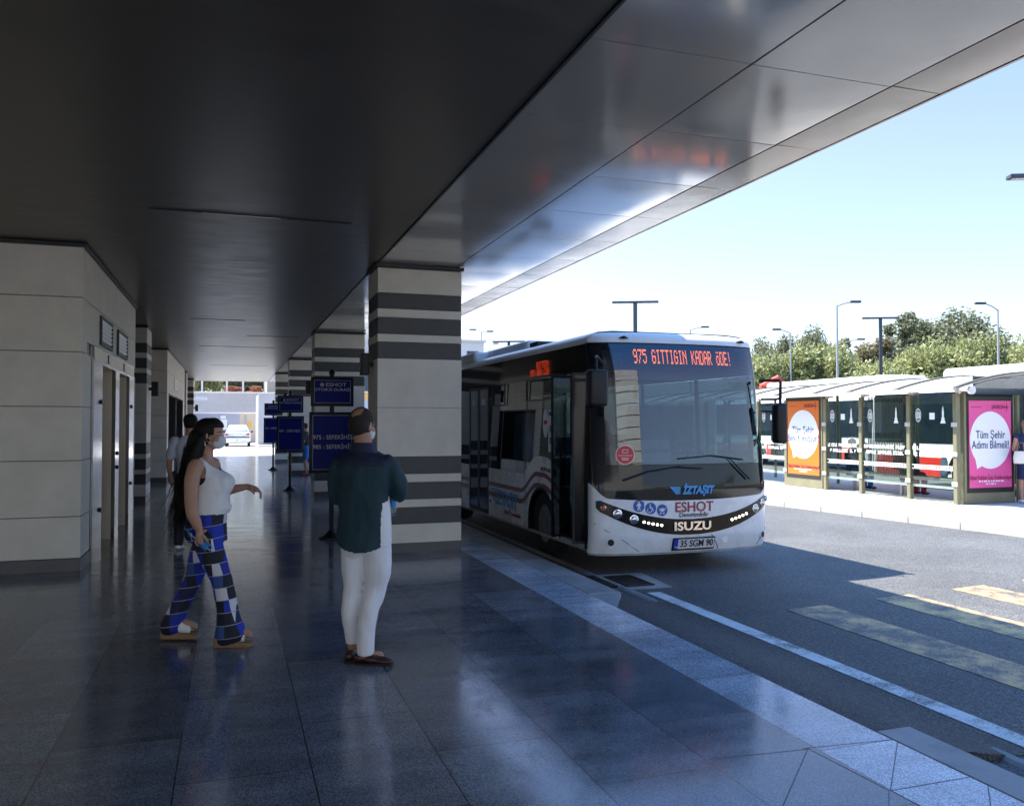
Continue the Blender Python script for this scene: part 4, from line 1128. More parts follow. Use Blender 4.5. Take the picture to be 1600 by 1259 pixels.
# folded front leaves (dark glass in black frames) standing outward
for k, (y, a) in enumerate(((D0 + .02, -6), (D1_ - .02, 6))):
    lf = empty('door', (-HW - .0, y, .34), rz=R(a), parent=BUS)
    MB().box(-.14, .16, -.012, .012, 0, .03).box(-.14, .16, -.012, .012, 1.98, 2.01).box(-.14, -.115, -.012, .012, .03, 1.98).box(.135, .16, -.012, .012, .03, 1.98).build('frame', 'black_plastic', lf)
    MB().box(-.114, .134, -.003, .003, .031, 1.979).build('pane', 'band_black' if k == 0 else 'side_glass', lf)
MB().box(-HW - .005, -HW + .3, D0, D1_, .29, .335).build('door_step', 'interior_light', BUS)
for y0, y1 in ((E0 + .01, (E0 + E1) / 2 - .005), ((E0 + E1) / 2 + .005, E1 - .01)):
    lf = empty('door', (-HW + .0, y0, .32), parent=BUS); w_ = y1 - y0
    MB().box(.0, .03, 0, w_, 0, .05).box(.0, .03, 0, w_, 1.97, 2.02).box(.0, .03, 0, .045, .05, 1.97).box(.0, .03, w_ - .045, w_, .05, 1.97).build('frame', 'black_plastic', lf)
    MB().box(.008, .016, .046, w_ - .046, .051, 1.969).build('pane', 'side_glass', lf)
    MB().box(.0, .006, w_ * .4, w_ * .7, 1.72, 1.82).build('sticker', 'paper', lf)
# grab rail in the front door
mb = MB().tube([(-HW + .12, D1_ - .34, 1.42), (-HW + .10, D1_ - .22, 1.42), (-HW + .09, D1_ - .16, 1.34), (-HW + .08, D1_ - .15, .80), (-HW + .05, D1_ - .30, .68), (-HW + .04, D1_ - .33, .40)], .018, 10)
mb.tube([(-HW + .08, D1_ - .16, .86), (-HW + .1, D1_ - .5, .86)], .016, 8)
mb.build('grab_rail', 'pole_teal', BUS, smooth=True)
# ---- interior
MB().box(-HW + .34, HW - .05, .62, BL - .1, .36, .42).box(-HW + .32, HW - .05, BL - .9, BL - .12, .42, 1.0).build('floor', 'interior', BUS)
MB().box(-HW + .1, HW - .1, .75, BL - .1, 2.62, 2.66).build('interior_ceiling', 'interior_light', BUS)
MB().box(-HW + .05, HW - .05, BL - .11, BL - .06, .4, 2.66).build('rear_wall', 'gloss_black', BUS)
MB().rbox(-.72, HW - .08, .36, .70, .95, 1.24, r=.06, seg=3).rbox(.2, .95, .55, .85, 1.15, 1.32, r=.06, seg=3).build('dashboard', 'interior', BUS, smooth=True)
mb = MB(); c = Vector((.55, .98, 1.36)); ax = Vector((0, -.5, .87)).normalized(); u = Vector((1, 0, 0)); v = ax.cross(u)
mb.tube([c + (u * math.cos(t) + v * math.sin(t)) * .22 for t in [2 * math.pi * k / 24 for k in range(25)]], .014, 8); mb.tube([c, c - ax * .25], .03, 8); mb.tube([c - u * .2, c + u * .2], .014, 6)
mb.build('steering_wheel', 'black_plastic', BUS, smooth=True)
def seat(x, y, z=.42):
    o = MB().rbox(x - .21, x + .21, y - .21, y + .21, z + .38, z + .48, r=.04, seg=2).rbox(x - .21, x + .21, y + .16, y + .26, z + .44, z + 1.15, r=.04, seg=2).build('passenger_seat', 'seat_blue', BUS, smooth=True)
    MB().box(x - .05, x + .05, y - .05, y + .05, z, z + .38).build('seat_post', 'black_plastic', o)
for y in (2.9, 3.7, 5.0, 5.8, 6.6):
    seat(.9, y); seat(.45, y)
    if y > 5.1: seat(-.9, y)
seat(-.85, 2.2); seat(-.85, 3.0); seat(.55, 1.45, .35)
mb = MB()
for x, y in ((-.55, 1.4), (-.5, 2.6), (.2, 3.3), (-.6, 4.0), (.2, 5.3), (-.6, 5.3)): mb.tube([(x, y, .42), (x, y, 2.62)], .018, 8)
mb.tube([(-.5, 1.4, 2.2), (-.5, 6.5, 2.2)], .016, 8); mb.tube([(.25, 1.9, 2.2), (.25, 6.5, 2.2)], .016, 8)
mb.build('handrail', 'pole_teal', BUS, smooth=True)
MB().box(.05, HW - .12, 1.72, 1.75, .45, 2.0).build('driver_screen', 'side_glass', BUS)
# cards behind the glass
f = lambda x, z, d: SP(s_of_x(x), z, -d)
mb = MB(); mb.grid(lambda i, j: f(-.61 + .37 * i / 3, 1.30 + .26 * j, .03), 3, 1, lambda i, j: f(-.61 + .37 * i / 3, 1.30 + .26 * j, .034)); card = mb.build('route_card', 'paper', BUS)
m = MB(); text_on(m, "SEFERİHİSAR", .062, lambda a, b, c: f(-.425 + a, 1.43 + b, .028 - c * .5), sx=.9, bold=.001); m.build('lettering', 'poster_blue', card)
sc_ = f(-.83, 1.39, -.012); n_ = (f(-.83, 1.39, -.03) - sc_).normalized()
st_ = MB().tube([sc_, sc_ + n_ * .003], .115, 32).build('round_sticker', 'white', BUS)
MB().tube([sc_ + n_ * .0032, sc_ + n_ * .005], .105, 32).build('red_disc', 'sticker_red', st_)
m = MB(); r_ = Vector((n_.y, -n_.x, 0)) * -1
q = lambda a, b: sc_ + n_ * .0062 + Vector((-n_.y, n_.x, 0)) * a + Vector((0, 0, b))
for a0, a1, b0, b1 in ((-.085, .085, -.012, -.006), (-.045, .045, -.045, -.036), (-.04, .04, -.062, -.054), (-.03, .03, .02, .026), (-.03, .03, .055, .061), (-.034, -.028, .02, .061), (.028, .034, .02, .061)):
    m.add([q(a0, b0), q(a1, b0), q(a1, b1), q(a0, b1)], [(0, 1, 2, 3)])
m.build('disc_print', 'paper', st_, recalc=False)
# ---- wipers
def wiper(pts, blade):
    o = MB().tube([SP(s_of_x(a), b, .03) for a, b in pts], [.013, .010, .007][:len(pts)] if len(pts) == 3 else .012, 8).build('wiper', 'black_plastic', BUS, smooth=True)
    MB().tube([SP(s_of_x(a), b, .025) for a, b in blade], .009, 6).build('blade', 'rubber', o)
wiper([(-.86, 1.10), (-.55, 1.20), (-.15, 1.25)], [(-.5, 1.20), (-.2, 1.245), (.15, 1.22)])
wiper([(.82, 1.08), (.66, 1.22), (.55, 1.33)], [(-.15, 1.34), (.3, 1.37), (.75, 1.315)])
# ---- mirrors
def mirror(sx, arm, x0, x1, y0, y1, z0, z1):
    o = MB().rbox(x0, x1, y0, y1, z0, z1, r=.035, seg=3).build('mirror', 'black_plastic', BUS, smooth=True)
    MB().tube(arm, .019, 10).build('arm', 'black_plastic', o, smooth=True)
    MB().box(x0 + .02, x1 - .02, y1 + .0005, y1 + .004, z0 + .03, z1 - .03).build('mirror_glass', 'chrome', o)
mirror(-1, [(-1.08, .26, 2.40), (-1.15, .0, 2.43), (-1.27, -.10, 2.50), (-1.31, -.16, 2.48), (-1.31, -.17, 2.33)], -1.41, -1.19, -.24, -.08, 1.94, 2.35)
mb = MB().tube([(-1.08, .22, 2.28), (-1.2, .0, 2.28), (-1.3, -.1, 2.29)], .016, 8).build('mirror_brace', 'black_plastic', BUS, smooth=True)
mirror(1, [(1.13, .25, 2.28), (1.22, .16, 2.29), (1.33, .13, 2.29), (1.36, .13, 2.26), (1.36, .14, 1.95)], 1.26, 1.42, .06, .20, 1.50, 2.0)
MB().tube([(1.16, .25, 2.05), (1.30, .14, 2.05), (1.35, .14, 2.06)], .014, 8).tube([(1.16, .25, 1.90), (1.28, .14, 1.90), (1.34, .14, 1.96)], .014, 8).build('mirror_brace', 'black_plastic', BUS, smooth=True)
# ================================================================== SHELTER ON THE ISLAND
SH = empty('bus_shelter', (13.9, 13.0, 0), label='long glazed bus shelter with curved cream roof across the road', cat='bus shelter')
PY = [0, 1.22, 2.66, 3.88, 5.40, 6.62, 8.1, 9.3, 10.8, 12.2, 13.6]      # post positions
GH = 2.16
for y in PY:
    o = MB().rbox(-.105, .0, y - .048, y + .048, .0, 2.22, r=.012).build('post', 'olive_frame', SH)
    MB().tube([(0, y, 2.22), (0, y, 2.30)], .05, 12).rbox(-.07, .16, y - .03, y + .03, 2.24, 2.28, r=.01).build('bracket', 'vent', o)
    m = MB()
    for z in (.35, .95, 1.55): m.rbox(-.125, -.106, y - .07, y + .07, z, z + .09, r=.006)
    m.build('clamp', 'cream', o)
# roof profile (x local, z)
def prof(t): return (-.42 + 2.35 * t, 2.31 + .34 * math.sin(min(1, t * 1.12) * math.pi / 2) ** .9 - .05 * max(0, t - .85))
RY0, RY1 = -.35, 14.2
mb = MB(); n = 18
mb.grid(lambda i, j: (prof(i / n)[0], RY0 + (RY1 - RY0) * j / 30, prof(i / n)[1]), n, 30, lambda i, j: (prof(i / n)[0], RY0 + (RY1 - RY0) * j / 30, prof(i / n)[1] - .03))
mb.build('roof_panel', 'cream', SH, smooth=True)
for y in [-.33] + [a + .05 for a in PY[1:]]:
    MB().grid(lambda i, j: (prof(i / n)[0] - .004, y - .06 + .12 * j, prof(i / n)[1] + .034), n, 1, lambda i, j: (prof(i / n)[0], y - .06 + .12 * j, prof(i / n)[1] + .002)).build('roof_rib', 'rib_grey', SH, smooth=True)
MB().box(-.50, -.421, RY0, RY1, 2.26, 2.33).build('gutter', 'cream', SH)
MB().box(-.03, .03, 0, RY1 - .3, 2.29, 2.345).box(1.55, 1.62, 0, RY1 - .3, 2.52, 2.58).build('beam', 'rib_grey', SH)
for y in PY[::2]: MB().tube([(1.58, y, 0), (1.58, y, 2.54)], .04, 12).build('front_post', 'olive_frame', SH, smooth=True)
# gable infill
mb = MB(); pts = [(prof(i / n)[0] + .05, prof(i / n)[1] - .04) for i in range(1, n)]
pts = [(-.05, 2.32)] + pts[3:] + [(1.55, 2.32)]
mb.prism([(a, b) for a, b in pts], (-.32, -.31), 'y'); mb.build('gable_glass', 'side_glass', SH)
MB().box(.10, 2.3, -.28, -.25, 2.20, 2.56).build('bus_window_stand_in', 'window_dark', SH)  # added dark panel standing in for the bus windows seen past the shelter
MB().cyl((-.06, -.40, 2.28), (0, 1, 0), .085, .06, 24).build('end_bracket', 'vent', SH)
# panes and their white decals
def glyphrow(m, y0, y1, z, h, x, seed):
    rr = random.Random(seed); y = y1
    while y > y0:
        w_ = rr.uniform(.5, .85) * h
        k = rr.randint(0, 3)
        if rr.random() < .13: y -= w_; continue
        m.box(x - .001, x, y - w_ * .25, y, z, z + h)
        if k != 1: m.box(x - .001, x, y - w_ * .8, y - w_ * .26, z + h * .72, z + h)
        if k != 2: m.box(x - .001, x, y - w_ * .8, y - w_ * .26, z, z + h * .25)
        if k >= 2: m.box(x - .001, x, y - w_ * .8, y - w_ * .26, z + h * .38, z + h * .6)
        y -= w_ * 1.05
for i, (a, b) in enumerate(zip(PY, PY[1:])):
    if i == 3: continue
    y0, y1 = a + .08, b - .08
    g = MB().box(-.074, -.064, y0 - .03, y1 + .03, .28, GH).build('glass_pane', 'clear_glass', SH)
    if i > 4: continue
    m = MB(); x = -.076; W_ = y1 - y0
    glyphrow(m, y0 + .06, y1 - .02, 1.06, .075, x, 5 + i); glyphrow(m, y0 + .10, y1 - .10, .93, .075, x, 15 + i)
    m.build('lettering_decal', 'white', g, recalc=False); m = MB()
    # patterned strip
    q = y0
    m.box(x - .001, x, y0, y1, .735, .75); m.box(x - .001, x, y0, y1, .66, .675)
    while q < y1 - .04:
        m.add([(x, q, .675), (x, q + .055, .675), (x, q + .07, .735), (x, q + .015, .735)], [(0, 1, 2, 3)]); q += .085
    m.build('patterned_strip', 'white', g, recalc=False); m = MB()
    cy = y0 + W_ * .22
    for a_, z0, z1 in ((.09, 1.62, 1.64), (.07, 1.64, 1.68), (.05, 1.68, 1.72), (.06, 1.72, 1.735), (.032, 1.735, 1.86), (.04, 1.86, 1.87), (.022, 1.87, 1.93)): m.box(x - .001, x, cy - a_ * .75, cy + a_ * .75, z0, z1)
    m.add([(x, cy - .014, 1.93), (x, cy + .014, 1.93), (x, cy, 1.98)], [(0, 1, 2)])
    m.build('clock_tower_decal', 'white', g, recalc=False); m = MB()
    ey = y1 - W_ * .17
    for r0, r1 in ((.095, .080), (.055, .045)):
        N_ = 28
        for k in range(N_):
            t0, t1 = 2 * math.pi * k / N_, 2 * math.pi * (k + 1) / N_
            m.add([(x, ey + r0 * .8 * math.cos(t0), 1.79 + r0 * 1.5 * math.sin(t0)), (x, ey + r0 * .8 * math.cos(t1), 1.79 + r0 * 1.5 * math.sin(t1)), (x, ey + r1 * .8 * math.cos(t1), 1.79 + r1 * 1.5 * math.sin(t1)), (x, ey + r1 * .8 * math.cos(t0), 1.79 + r1 * 1.5 * math.sin(t0))], [(0, 1, 2, 3)])
    for k in range(5): m.box(x - .001, x, ey - .05 + .022 * k, ey - .04 + .022 * k, 1.73, 1.85)
    m.build('round_emblem_decal', 'white', g, recalc=False)
    if i != 1: MB().box(x - .001, x, y0 + W_ * .42, y0 + W_ * .55, 1.70, 1.84).build('square_sticker', 'paper', g)
# slatted screen in one bay
m = MB()
for k in range(24):
    y = PY[1] + .14 + k * (PY[2] - PY[1] - .32) / 23
    m.box(-.02, .0, y, y + .014, .45, 2.22)
m.build('slat_screen', 'rib_grey', SH)
# bench
o = MB()
for k in range(4): o.rbox(.30 + k * .10, .385 + k * .10, .2, 5.2, .43, .46, r=.008, seg=1)
o = o.build('bench_seat', 'bench_wood', SH)
m = MB()
for y in (.5, 2.0, 3.5, 5.0): m.box(.44, .50, y - .03, y + .03, 0, .43)
m.box(.30, .70, .2, 5.2, .40, .425); m.build('bench_frame', 'galv', o)
m = MB().box(-.03, .03, .1, 5.3, .28, .33); m.build('low_rail', 'vent', SH)
# poster cabinets
def poster(label, loc, rz, w_, h_, z0, colr, l1, l2, foot):
    t = empty('poster_cabinet', loc, rz, label=label, cat='advertising panel')
    MB().rbox(0, w_, -.06, .06, .0, z0 + h_ + .02, r=.012).build('cabinet', 'olive_frame', t)
    e = .045
    MB().box(e, w_ - e, -.066, -.0605, z0, z0 + h_).build('black_surround', 'poster_black', t)
    a = .105; x0, x1, q0, q1 = a, w_ - a, z0 + .10, z0 + h_ - .14
    p = MB().box(x0, x1, -.0685, -.0665, q0, q1).build('poster', colr, t)
    cx = (x0 + x1) / 2; cz = (q0 + q1) / 2 + .05 * h_ - .02; rx = (x1 - x0) * .482; rz_ = (q1 - q0) * .33
    m = MB(); m.add([(cx + rx * math.cos(k * math.pi / 24), -.0695, cz + rz_ * math.sin(k * math.pi / 24)) for k in range(48)], [tuple(range(48))])
    m.add([(cx - rx * .78, -.0696, cz - rz_ * .55), (cx - rx * .66, -.0696, cz - rz_ * 1.0), (cx - rx * .35, -.0696, cz - rz_ * .86)], [(0, 1, 2)])
    m.build('speech_bubble', 'poster_white', p, recalc=False)
    F = lambda zz, xx=cx: (lambda A, B, C: (xx + A, -.0725 - C * .5, zz + B))
    m = MB(); text_on(m, l1, w_ * .17, F(cz + .105), sx=.78, bold=.002); text_on(m, l2, w_ * .17, F(cz - .10), sx=.78, bold=.002); m.build('lettering', 'poster_blue', p)
    m = MB(); text_on(m, foot, w_ * .088, F(q0 + .20), sx=.72, bold=.001); text_on(m, "SAVRON", w_ * .085, F(q1 - .13, x1 - w_ * .26), sx=.8, bold=.002)
    for k in range(4):
        A = k * math.pi / 2; c_ = (x1 - w_ * .085, q1 - .13)
        m.add([(c_[0] + .075 * w_ * math.cos(A) * .7, -.0705, c_[1] + .09 * w_ * math.sin(A)), (c_[0] + .022 * math.cos(A + .7), -.0705, c_[1] + .022 * math.sin(A + .7)), (c_[0], -.0705, c_[1]), (c_[0] + .022 * math.cos(A - .7), -.0705, c_[1] + .022 * math.sin(A - .7))], [(0, 1, 2, 3)])
    m.box(x0 + .04, x0 + w_ * .25, -.0705, -.07, q1 - .135, q1 - .125)
    m.build('small_print', 'poster_wine', p)
    m = MB(); rr = random.Random(3)
    for zz, aa in ((q0 + .115, .24), (q0 + .06, .10)):
        x = cx - aa * w_
        while x < cx + aa * w_: m.box(x, x + .022, -.0705, -.07, zz, zz + .03); x += rr.choice((.028, .03, .05))
    m.build('foot_print', 'poster_white', p)
    return t
poster('orange poster panel with white speech bubble in the shelter wall beside the bus mirror', (13.84, 18.36, 0), R(-90), 1.42, 2.10, .22, 'poster_orange', "Tüm Şehir", "Beni Konuşsun!", "Dijital Reklam İçin Outdoordayız!")
poster('pink poster panel with white speech bubble closing the near end of the shelter', (13.97, 12.98, 0), 0, 1.33, 2.0, .22, 'poster_pink', "Tüm Şehir", "Adımı Bilmeli!", "Dijital Reklam İçin Outdoordayız!")

# ================================================================== CITY BUSES BEHIND THE SHELTER
def city_bus(label, x, y, L_, pod, h=2.86):
    """side facing -X at local x=0; local y 0..L_"""
    t = empty('city_bus', (x, y, RZ), label=label, cat='bus', group='white and red city buses behind the shelter')
    def prof_ring(y, ins=0):
        return [(0 + ins, y, .32), (-.0 + ins, y, 1.1), (.05 + ins, y, h - .25), (.16 + ins, y, h - .08), (.40 + ins, y, h), (2.1 - ins, y, h), (2.34 - ins, y, h - .08), (2.45 - ins, y, h - .25), (2.5 - ins, y, 1.1), (2.5 - ins, y, .32)]
    mb = MB(); st = [(0, .16), (.06, .05), (.2, 0), (L_ - .2, 0), (L_ - .06, .05), (L_, .16)]
    for yy, ins in st: mb.v += prof_ring(yy, ins)
    k = 10
    for i in range(len(st) - 1):
        for j in range(k): mb.f.append((i * k + j, i * k + (j + 1) % k, (i + 1) * k + (j + 1) % k, (i + 1) * k + j)); mb.mi.append(0)
    mb.f.append(tuple(range(k - 1, -1, -1))); mb.mi.append(0); mb.f.append(tuple(range((len(st) - 1) * k, len(st) * k))); mb.mi.append(0)
    mb.build('body', 'white_paint', t, smooth=True)
    wy = (2.6, L_ - 3.3)
    MB().box(-.006, .006, .25, L_ - .25, 1.22, 2.52).build('window_band', 'bus_glass', t)
    mb = MB()
    for q in range(int(L_ / 1.45)): mb.box(-.009, -.0065, .25 + q * 1.45, .30 + q * 1.45, 1.23, 2.51)
    mb.build('window_joint', 'black_plastic', t)
    # red lower flash, leaning ends
    mb = MB()
    seg = [(.3, wy[0] - .62), (wy[0] + .62, wy[1] - .62), (wy[1] + .62, L_ - .3)]
    for a, b in seg: mb.prism([(a, .33), (b, .33), (b + (.0), .86), (a + .0, .86)], (-.008, .0), 'x')
    mb.build('red_flash', 'bus_red', t)
    for d0 in (.35, wy[0] + 1.1, wy[1] - 2.1):
        dd = MB().box(-.014, -.0095, d0, d0 + 1.15, .36, 2.45).build('door', 'bus_glass', t)
        MB().box(-.018, -.0145, d0 + .55, d0 + .60, .36, 2.45).box(-.018, -.0145, d0, d0 + .04, .36, 2.45).box(-.018, -.0145, d0 + 1.11, d0 + 1.15, .36, 2.45).build('frame', 'black_plastic', dd)
    for yy in wy:
        for xx in (-.005, 2.25):
            w = empty('wheel', (xx + .13, yy, .48), parent=t)
            MB().tube([(-.14, 0, 0), (-.13, 0, 0), (.13, 0, 0), (.14, 0, 0)], [.40, .47, .47, .40], 32).build('tyre', 'rubber', w, smooth=True)
            MB().tube([(-.146, 0, 0), (-.150, 0, 0), (-.142, 0, 0), (-.142, 0, 0), (-.17, 0, 0)], [.31, .29, .22, .12, .09], 28).build('rim', 'galv', w, smooth=True)
        mb = MB(); n = 20
        mb.grid(lambda i, j: (-.012, yy + (.50 + .09 * j) * math.cos(math.pi * i / n), .48 + (.50 + .09 * j) * math.sin(math.pi * i / n)), n, 1, lambda i, j: (.03, yy + (.50 + .09 * j) * math.cos(math.pi * i / n), .48 + (.50 + .09 * j) * math.sin(math.pi * i / n)))
        mb.build('wheel_arch', 'black_plastic', t)
    MB().rbox(.35, 2.15, pod[0], pod[1], h - .05, h + .32, r=.13, seg=4).build('roof_pod', 'roof_white', t, smooth=True)
    MB().rbox(.5, 1.9, pod[1] + .6, pod[1] + 1.8, h - .05, h + .10, r=.05, seg=2).build('roof_hatch', 'roof_white', t, smooth=True)
    for yy in (.0, L_):
        s = -1 if yy == 0 else 1
        MB().box(.25, 2.25, yy + s * .002, yy + s * .02, 1.2, 2.5).build('windscreen', 'bus_glass', t)
    return t
s2h = copy_tree(SH, loc=(13.9, -14.5, 0)); s2h['label'] = 'second bus shelter of the island, mirrored low in the windscreen'; s2h['group'] = 'island shelters'; SH['group'] = 'island shelters'
b1 = city_bus('nearer white and red city bus right behind the shelter and the pink poster', 17.05, 7.0, 12.0, (3.0, 9.8), 2.82)
b2 = city_bus('farther white and red city bus behind the orange poster panel', 20.6, 20.6, 12.0, (1.9, 8.6), 3.05)
MB().box(-.02, -.012, 6.2, 6.5, 2.18, 2.34).box(-.02, -.012, 3.0, 3.3, 2.18, 2.34).build('exit_light', 'green_sign', b1)

# ================================================================== POLE LAMPS
def tlamp(x, y, h, w_, label, rz=0):
    t = empty('pole_lamp', (x, y, RZ), rz, label=label, cat='street lamp', group='T shaped pole lamps')
    MB().rbox(-.14, .14, -.09, .09, 0, h, r=.02).build('pole', 'lamp_grey', t)
    MB().box(-.3, .3, -.3, .3, 0, .06).build('base_plate', 'lamp_grey', t)
    o = MB().rbox(-w_ / 2, w_ / 2, -.18, .18, h + .001, h + .14, r=.03).build('crossbar', 'lamp_grey', t)
    MB().box(-w_ / 2 + .1, -.4, -.12, .12, h - .02, h).box(.4, w_ / 2 - .1, -.12, .12, h - .02, h).build('lamp_panel', 'vent', o)
def pd(px, d):
    c = (px - 800) / 1300; return ((c * .947 + .3206) * d, (.947 - c * .3206) * d)
CR = -R(18.7)
def tl(px, py, wpx, w_, label):
    d = w_ / wpx * 1300; x, y = pd(px, d); h = 1.65 + (659 - py) / 1300 * d - RZ
    tlamp(x, y, h - .1, w_, label, rz=CR - R(6))
tl(993, 471, 72, 3.2, 'T shaped pole lamp rising just behind the bus roof')
tl(1377, 496, 55, 3.2, 'T shaped pole lamp in the middle of the trees, taller one')
tl(795, 533, 52, 3.2, 'T shaped pole lamp low behind the rear of the bus roof')
tl(1458, 539, 40, 3.2, 'smallest T shaped pole lamp against the trees')
tl(1662, 271, 155, 3.2, 'T shaped pole lamp whose left tip pokes in at the right edge of the photo')
def slamp(px, top, d, arms, label, rad=.09):
    x, y = pd(px, d); h = 1.65 + (659 - top) / 1300 * d - RZ
    t = empty('street_lamp', (x, y, RZ), CR, label=label, cat='street lamp', group='slender bracket street lamps')
    MB().tube([(0, 0, 0), (0, 0, h * .5), (0, 0, h)], [rad * 1.3, rad, rad * .7], 10).build('pole', 'galv', t, smooth=True)
    for dx, dz in arms:
        o = MB().tube([(0, 0, h - .05), (dx * .5, 0, h + dz * .55), (dx, 0, h + dz)], rad * .5, 8).build('bracket', 'galv', t, smooth=True)
        s = 1 if dx > 0 else -1
        MB().rbox(min(dx, dx + s * .8), max(dx, dx + s * .8), -.14, .14, h + dz - .05, h + dz + .12, r=.05, seg=2).build('lamp_head', 'lamp_grey', o, smooth=True)
slamp(1309, 477, 62, [(1.0, .25)], 'bracket street lamp with a right hand arm, left of the taller T lamp')
slamp(1561, 483, 62, [(-.9, .42)], 'bracket street lamp with a left hand arm near the right edge')
slamp(1236, 520, 78, [(-.9, .3)], 'bracket street lamp with a left hand arm just right of the bus')
slamp(1320, 535, 84, [(1.3, .3)], 'thin short bracket street lamp with a right hand arm behind the tall one')
slamp(1079, 515, 84, [(1.1, .25)], 'bracket street lamp barely rising above the front of the bus roof')
slamp(752, 518, 95, [(-.6, .2), (.6, .0)], 'two armed street lamp beside the column above the bus')
slamp(764, 538, 120, [(.6, .1)], 'faint distant street lamp just right of the two armed one')

# small digger arm behind the bus mirror
x, y = pd(1206, 50)
t = empty('digger', (x, y, RZ), CR, label='orange red digger arm showing above the shelter roof beside the bus', cat='digger')
MB().rbox(-2.2, .6, -1, 1, .5, 1.3, r=.1).rbox(-2.1, -.3, -.9, .9, 1.3, 2.7, r=.15).build('body', 'digger', t)
MB().rbox(-2.4, .8, -1.3, -.9, 0, .7, r=.2, seg=3).rbox(-2.4, .8, .9, 1.3, 0, .7, r=.2, seg=3).build('track', 'rubber', t)
MB().tube([(-.8, 0, 1.6), (-.5, 0, 3.9), (.35, 0, 4.35), (.9, 0, 3.9)], [.22, .26, .24, .16], 8).tube([(.9, 0, 3.9), (1.4, 0, 3.0)], [.15, .12], 8).build('boom', 'digger', t)

# ================================================================== TREES
def foliage(seed, r, h, n, leaf, blobs, droop=0):
    rr = random.Random(seed); mb = MB(); cs = []
    for _ in range(blobs):
        a = rr.uniform(0, 2 * math.pi); q = rr.uniform(0, 1) ** .6 * r * .75; z = h * rr.uniform(.12, .88)
        q *= 1 - .55 * abs(z / h - .45) ** 1.3
        cs.append((q * math.cos(a), q * math.sin(a), z, rr.uniform(.22, .42) * r))
    for _ in range(n):
        c = rr.choice(cs)
        d = Vector((rr.gauss(0, 1), rr.gauss(0, 1), rr.gauss(0, 1))).normalized() * (rr.uniform(.35, 1.08)) * c[3]
        d.z *= .8
        p = Vector(c[:3]) + d
        if droop: p.z -= droop * rr.uniform(0, 1) ** 2 * h * .25
        s = leaf * rr.uniform(.6, 1.4)
        u = Vector((rr.gauss(0, 1), rr.gauss(0, 1), rr.gauss(0, .6))).normalized(); w = u.cross(Vector((rr.gauss(0, 1), rr.gauss(0, 1), rr.gauss(0, 1)))).normalized()
        if droop and rr.random() < .4: u = (u * .8 + Vector((0, 0, -1))).normalized(); w = u.cross(Vector((rr.gauss(0, 1), rr.gauss(0, 1), 0))).normalized()
        mb.add([p - u * s, p + w * s * .45, p + u * s, p - w * s * .45], [(0, 1, 2, 3)])
    return mb, cs
def tree(seed, r, ch, trunk, n, leaf, blobs, m, name, droop=0):
    t = empty(name)
    fb, cs = foliage(seed, r, ch, n, leaf, blobs, droop)
    fb.v = [(a, b, c + trunk) for a, b, c in fb.v]
    fb.build('crown', m, t, recalc=False)
    mb = MB(); H = trunk + ch * .7
    mb.tube([(0, 0, -.3), (.1, .05, trunk * .6), (-.08, .1, trunk), (.05, 0, H)], [.32, .24, .2, .06], 9)
    for c in cs[:9]:
        mb.tube([(0, .02, trunk * rr_.uniform(.7, 1.1)), (c[0] * .5, c[1] * .5, trunk + c[2] * .55), (c[0], c[1], trunk + c[2])], [.12, .08, .03], 6)
    mb.build('trunk', 'bark', t, smooth=True)
    return t
rr_ = random.Random(5)
protoA = tree(11, 3.6, 6.2, 1.6, 9500, .19, 26, 'leaf_bright', 'pepper_tree', droop=1)
protoB = tree(12, 3.9, 6.8, 1.5, 9500, .19, 28, 'leaf_bright', 'pepper_tree', droop=.8)
protoC = tree(13, 4.2, 8.5, 3.2, 9000, .20, 24, 'leaf_dark', 'eucalyptus_tree')
protoD = tree(14, 3.3, 8.8, 3.6, 6500, .20, 17, 'leaf_brown', 'eucalyptus_tree')
protoE = tree(15, 3.0, 9.5, 3.4, 6200, .20, 16, 'leaf_dark', 'eucalyptus_tree')
place = [  # proto, px, top py, distance, label
    (protoA, 1205, 548, 80, 'bright drooping tree touching the right side of the bus'), (protoB, 1243, 545, 82, 'bright drooping tree behind the left bracket lamp'),
    (protoA, 1283, 543, 80, 'bright drooping tree left of the taller bracket lamp'), (protoB, 1322, 560, 82, 'pale drooping tree between the two right armed lamps'),
    (protoA, 1355, 556, 79, 'low bright tree left of the taller T lamp'), (protoB, 1402, 562, 78, 'low rounded bright tree right of the taller T lamp'),
    (protoA, 1447, 540, 82, 'bright tree behind the smallest T lamp'), (protoB, 1487, 530, 80, 'bushy bright tree right of the smallest T lamp'),
    (protoA, 1528, 524, 81, 'tall bright drooping tree left of the right hand bracket lamp'), (protoB, 1572, 536, 79, 'bright tree right of the right hand bracket lamp'),
    (protoA, 1612, 528, 82, 'bright tree cut by the right edge'), (protoB, 1165, 560, 84, 'bright tree hidden mostly behind the bus'),
    (protoC, 1212, 524, 96, 'dark rounded tree top just right of the bus'), (protoC, 1247, 513, 94, 'dark dense tree top above the left bracket lamp'),
    (protoD, 1278, 528, 97, 'brownish thin tree between the left lamps'), (protoE, 1315, 518, 98, 'sparse dark tree with an airy top behind the taller bracket lamp'),
    (protoD, 1340, 524, 95, 'dark brown tree left of the taller T lamp'), (protoD, 1368, 528, 92, 'brownish tree crossed by the taller T lamp pole'),
    (protoE, 1415, 490, 94, 'tallest airy green tree right of the taller T lamp'), (protoC, 1462, 494, 97, 'broad tall dark tree above the smallest T lamp'),
    (protoD, 1440, 512, 100, 'brown green tree between the two tallest'), (protoC, 1500, 498, 95, 'grey green broad tree in the middle right of the grove'),
    (protoC, 1548, 508, 96, 'dark tree behind the right hand bracket lamp'), (protoE, 1585, 524, 98, 'airy tree at the right end of the grove')]
used = set(); extra = []
